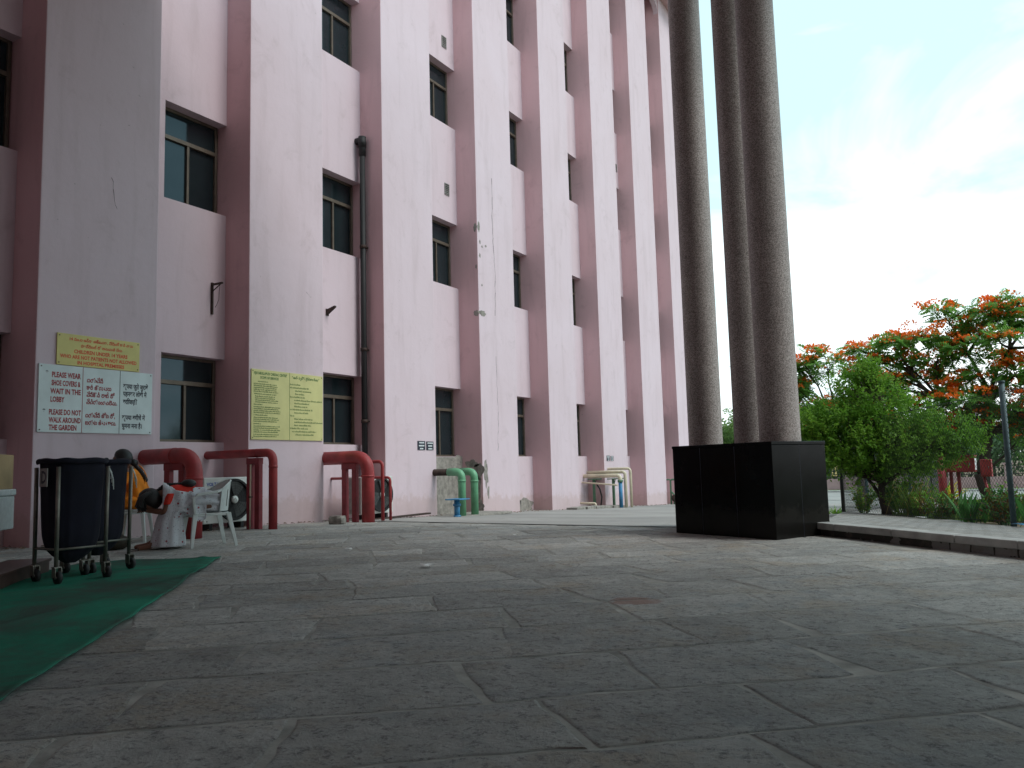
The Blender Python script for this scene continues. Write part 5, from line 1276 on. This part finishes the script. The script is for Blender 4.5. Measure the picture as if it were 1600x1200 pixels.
# litter by the fence
scrap((-1.02,15.35,gz(15.35)+.01), .14, 'pale crumpled plastic lying against the foot of the fence', M['paper'], 'plastic_litter', seed=6, grp=None)
scrap((.30,12.45,gz(12.45)+.02), .16, 'bright blue plastic bag at the right edge by the fence post', simple('blue_plastic', (.02,.20,.42), .4, 0, .3, 9, .3), 'plastic_litter', seed=7, grp=None)
# compound wall with railings
cw = thing('compound_wall', 'low pink compound wall with pillars and dark railings beyond the road', 'wall', (0,49,-.88))
mb = MB(); mb.box((-40,-.1,-.1),(20,.1,.62)); mb.build('plinth', M['cwall'], cw)
k = 0
for i in range(24):
    x = -40+i*2.55
    mb = MB(); mb.box((x-.18,-.2,-.1),(x+.18,.2,1.22)); mb.box((x-.24,-.26,1.22),(x+.24,.26,1.32)); mb.build('pillar', M['cwall'], cw)
    if i < 23:
        mb = MB()
        for j in range(14): xx = x+.28+j*(2.0/13); mb.tube([(xx,0,.62),(xx,0,1.15)], .015, 5)
        mb.tube([(x+.18,0,.75),(x+2.37,0,.75)], .018, 5); mb.tube([(x+.18,0,1.08),(x+2.37,0,1.08)], .018, 5); mb.build('railing', M['dpost'], cw)
vs, fs = [], []; r_ = random.Random(88)
for k in range(16000):
    x = r_.uniform(-34,16); hh = 2.3+1.3*noise.noise(Vector((x*.35,0,3))); y = 51.5+r_.uniform(-.9,1.5); z = hh*r_.random()**.7*(1 if r_.random() < .8 else 1.1)
    leafquad(vs, fs, Vector((x,y,-.9+z)), rv(r_), (Vector((0,-.4,1))+rv(r_)*.7).normalized(), r_.uniform(.2,.4), r_.uniform(.1,.2))
tag(mesh_obj('shrubbery', vs, fs, M['leafd2'], None), 'dense green shrubbery behind the pink compound wall', 'shrubbery', kind='stuff')
# globe lamp beyond the wall
def globe(x, y, h, lab):
    t = thing('globe_lamp', lab, 'lamp', (x,y,-.9), 0, 'white globe lamps beyond the drive')
    mb = MB(); mb.tube([(0,0,0),(0,0,h)], .05, 10); mb.build('post', M['dpost'], t)
    mb = MB(); mb.ellip((0,0,h+.20), .24, .24, .22, None, 18, 12); mb.build('globe', M['wplastic'], t)
    mb = MB(); mb.tube([(0,0,h+.40),(0,0,h+.52)], [.05,.01], 8); mb.build('finial', M['wplastic'], t)
globe(-8.42, 48, 2.75, 'white globe lamp just above the right end of the black pedestal')
globe(-.08, 48, 3.05, 'white globe lamp seen beside the trunk of the large flame tree')
# far buildings
def far_b(x, y, w, h, mat, label, z0=-.9, fl=4, d=8, gable=False, wn=5):
    t = thing('distant_building', label, 'building', (x,y,z0)); mb = MB(); mb.box((0,0,0),(w,d,h)); mb.build('wall', mat, t)
    mb = MB()
    if gable: mb.add([(-.3,-.3,h),(w+.3,-.3,h),(w+.3,d,h),(-.3,d,h),(-.3,d/2,h+1.3),(w+.3,d/2,h+1.3)], [(0,1,5,4),(1,2,5),(2,3,4,5),(3,0,4)])
    else: mb.box((-.25,-.25,h),(w+.25,d,h+.35))
    mb.build('roof', M['roofd'] if gable else mat, t)
    for i in range(wn):
        for j in range(fl):
            xx = w*(i+.5)/wn; zz = h*(j+.45)/fl; m2 = MB(); m2.box((xx-.45,-.04,zz),(xx+.45,.0-.002,zz+h/fl*.38)); f = m2.build('window', M['dframe'], t); m2 = MB(); m2.box((xx-.38,-.05,zz+.08),(xx+.38,-.041,zz+h/fl*.38-.08)); m2.build('pane', M['glass'], f)
far_b(-15.0, 90, 4.4, 7.3, M['ybuild'], 'yellow building glimpsed through the leaves of the leafy tree', fl=2, wn=4)
far_b(-18.3, 92, 2.2, 6.0, M['tanb'], 'small tan house with a sloping roof right of the columns', fl=2, gable=True, wn=2)
far_b(-26.6, 92, 2.2, 4.8, M['tanb'], 'small dark-roofed house seen between the columns', fl=2, gable=True, wn=2)
# mast and cable in the far gap
t = thing('radio_mast', 'thin lattice mast far off between the columns', 'mast', (-34.0,130,-.9))
mb = MB()
for a in range(3): mb.tube([(math.cos(a*2.09)*.5, math.sin(a*2.09)*.5, 0), (0,0,19)], .05, 4)
for z in range(0,19,2):
    f = 1-z/19; P = [(math.cos(a*2.09)*.5*f, math.sin(a*2.09)*.5*f, z) for a in range(3)]
    for a in range(3): mb.tube([P[a], P[(a+1)%3]], .03, 4)
mb.build('lattice', M['greym'], t); mb = MB(); mb.tube([(-1.0,0,17),(1.0,0,17)], .05, 4); mb.tube([(0,-1,15.5),(0,1,15.5)], .05, 4); mb.build('antenna', M['greym'], t)
t = thing('utility_pole', 'slim pole carrying a slack cable to the tan house', 'pole', (-12.8,62,-.9))
mb = MB(); mb.tube([(0,0,0),(0,0,6.2)], .08, 8); mb.build('post', M['dpost'], t)
mb = MB(); mb.tube([(0,0,6.0),(-1.5,10,5.6),(-3.2,20,5.9),(-4.4,31,6.6)], .03, 5); mb.build('cable', M['blackp'], t)

# ------------------------------------------------------------------ world, sun, camera
w = bpy.data.worlds.new('World'); sc.world = w; w.use_nodes = True; nt = w.node_tree; nt.nodes.clear()
SUN_EL, SUN_AZ = R(50), R(82)    # azimuth measured from +Y towards +X
sky = nt.nodes.new('ShaderNodeTexSky'); sky.sky_type = 'NISHITA'; sky.sun_disc = False; sky.sun_elevation = SUN_EL; sky.sun_rotation = SUN_AZ
sky.air_density = 1.0; sky.dust_density = 2.0; sky.ozone_density = 1.0
tc = nt.nodes.new('ShaderNodeTexCoord'); sp = nt.nodes.new('ShaderNodeSeparateXYZ'); nt.links.new(tc.outputs['Generated'], sp.inputs[0])
mp = nt.nodes.new('ShaderNodeMapping'); mp.inputs['Scale'].default_value = (1.0,1.0,2.6); mp.inputs['Location'].default_value = (.35,.1,.2); nt.links.new(tc.outputs['Generated'], mp.inputs[0])
nf_ = noise_fac(nt, 2.1, mp.outputs[0], 7, .55, None, .6)
ad = N(nt, 'ShaderNodeMath', operation='MULTIPLY_ADD'); nt.links.new(sp.outputs[2], ad.inputs[0]); ad.inputs[1].default_value = -.75; nt.links.new(nf_, ad.inputs[2])
cl = ramp(nt, ad.outputs[0], .23, .55)
col = mixc(nt, cl, mixc(nt, .88, sky.outputs[0], (4.6,6.6,7.0)), (10.5,10.7,10.8))
bg = nt.nodes.new('ShaderNodeBackground'); bg.inputs[1].default_value = .10; nt.links.new(col, bg.inputs[0])
ow = nt.nodes.new('ShaderNodeOutputWorld'); nt.links.new(bg.outputs[0], ow.inputs[0])
sl = bpy.data.lights.new('sun', 'SUN'); sl.energy = 1.1; sl.angle = R(25); sl.color = (1,.985,.955)
so = bpy.data.objects.new('sun', sl); COL.objects.link(so)
dirv = Vector((math.sin(SUN_AZ)*math.cos(SUN_EL), math.cos(SUN_AZ)*math.cos(SUN_EL), math.sin(SUN_EL)))
so.rotation_euler = dirv.to_track_quat('Z', 'Y').to_euler(); so.location = dirv*50

F = 1271.0
def nz(v): return Vector(v).normalized()
Yc = nz((745,-111,F)); Zc = nz((-337,12300,F)); Zc = (Zc - Yc*Zc.dot(Yc)).normalized(); Xc = -(Yc.cross(Zc))
# camera axes in world coordinates (columns: right, up, back)
rot = Matrix(((Xc.x, Xc.y, -Xc.z), (Yc.x, Yc.y, -Yc.z), (Zc.x, Zc.y, -Zc.z)))
cam = bpy.data.cameras.new('camera'); co = bpy.data.objects.new('camera', cam); COL.objects.link(co)
cam.sensor_width = 36; cam.lens = F/1600*36; cam.clip_end = 4000; cam.clip_start = .05
co.matrix_world = Matrix.Translation((0,0,.852)) @ rot.to_4x4()
sc.camera = co
sc.view_settings.view_transform = 'Standard'; sc.view_settings.look = 'None'; sc.view_settings.gamma = 1
sc.view_settings.exposure = .83
sc.cycles.max_bounces = 6; sc.cycles.use_denoising = True
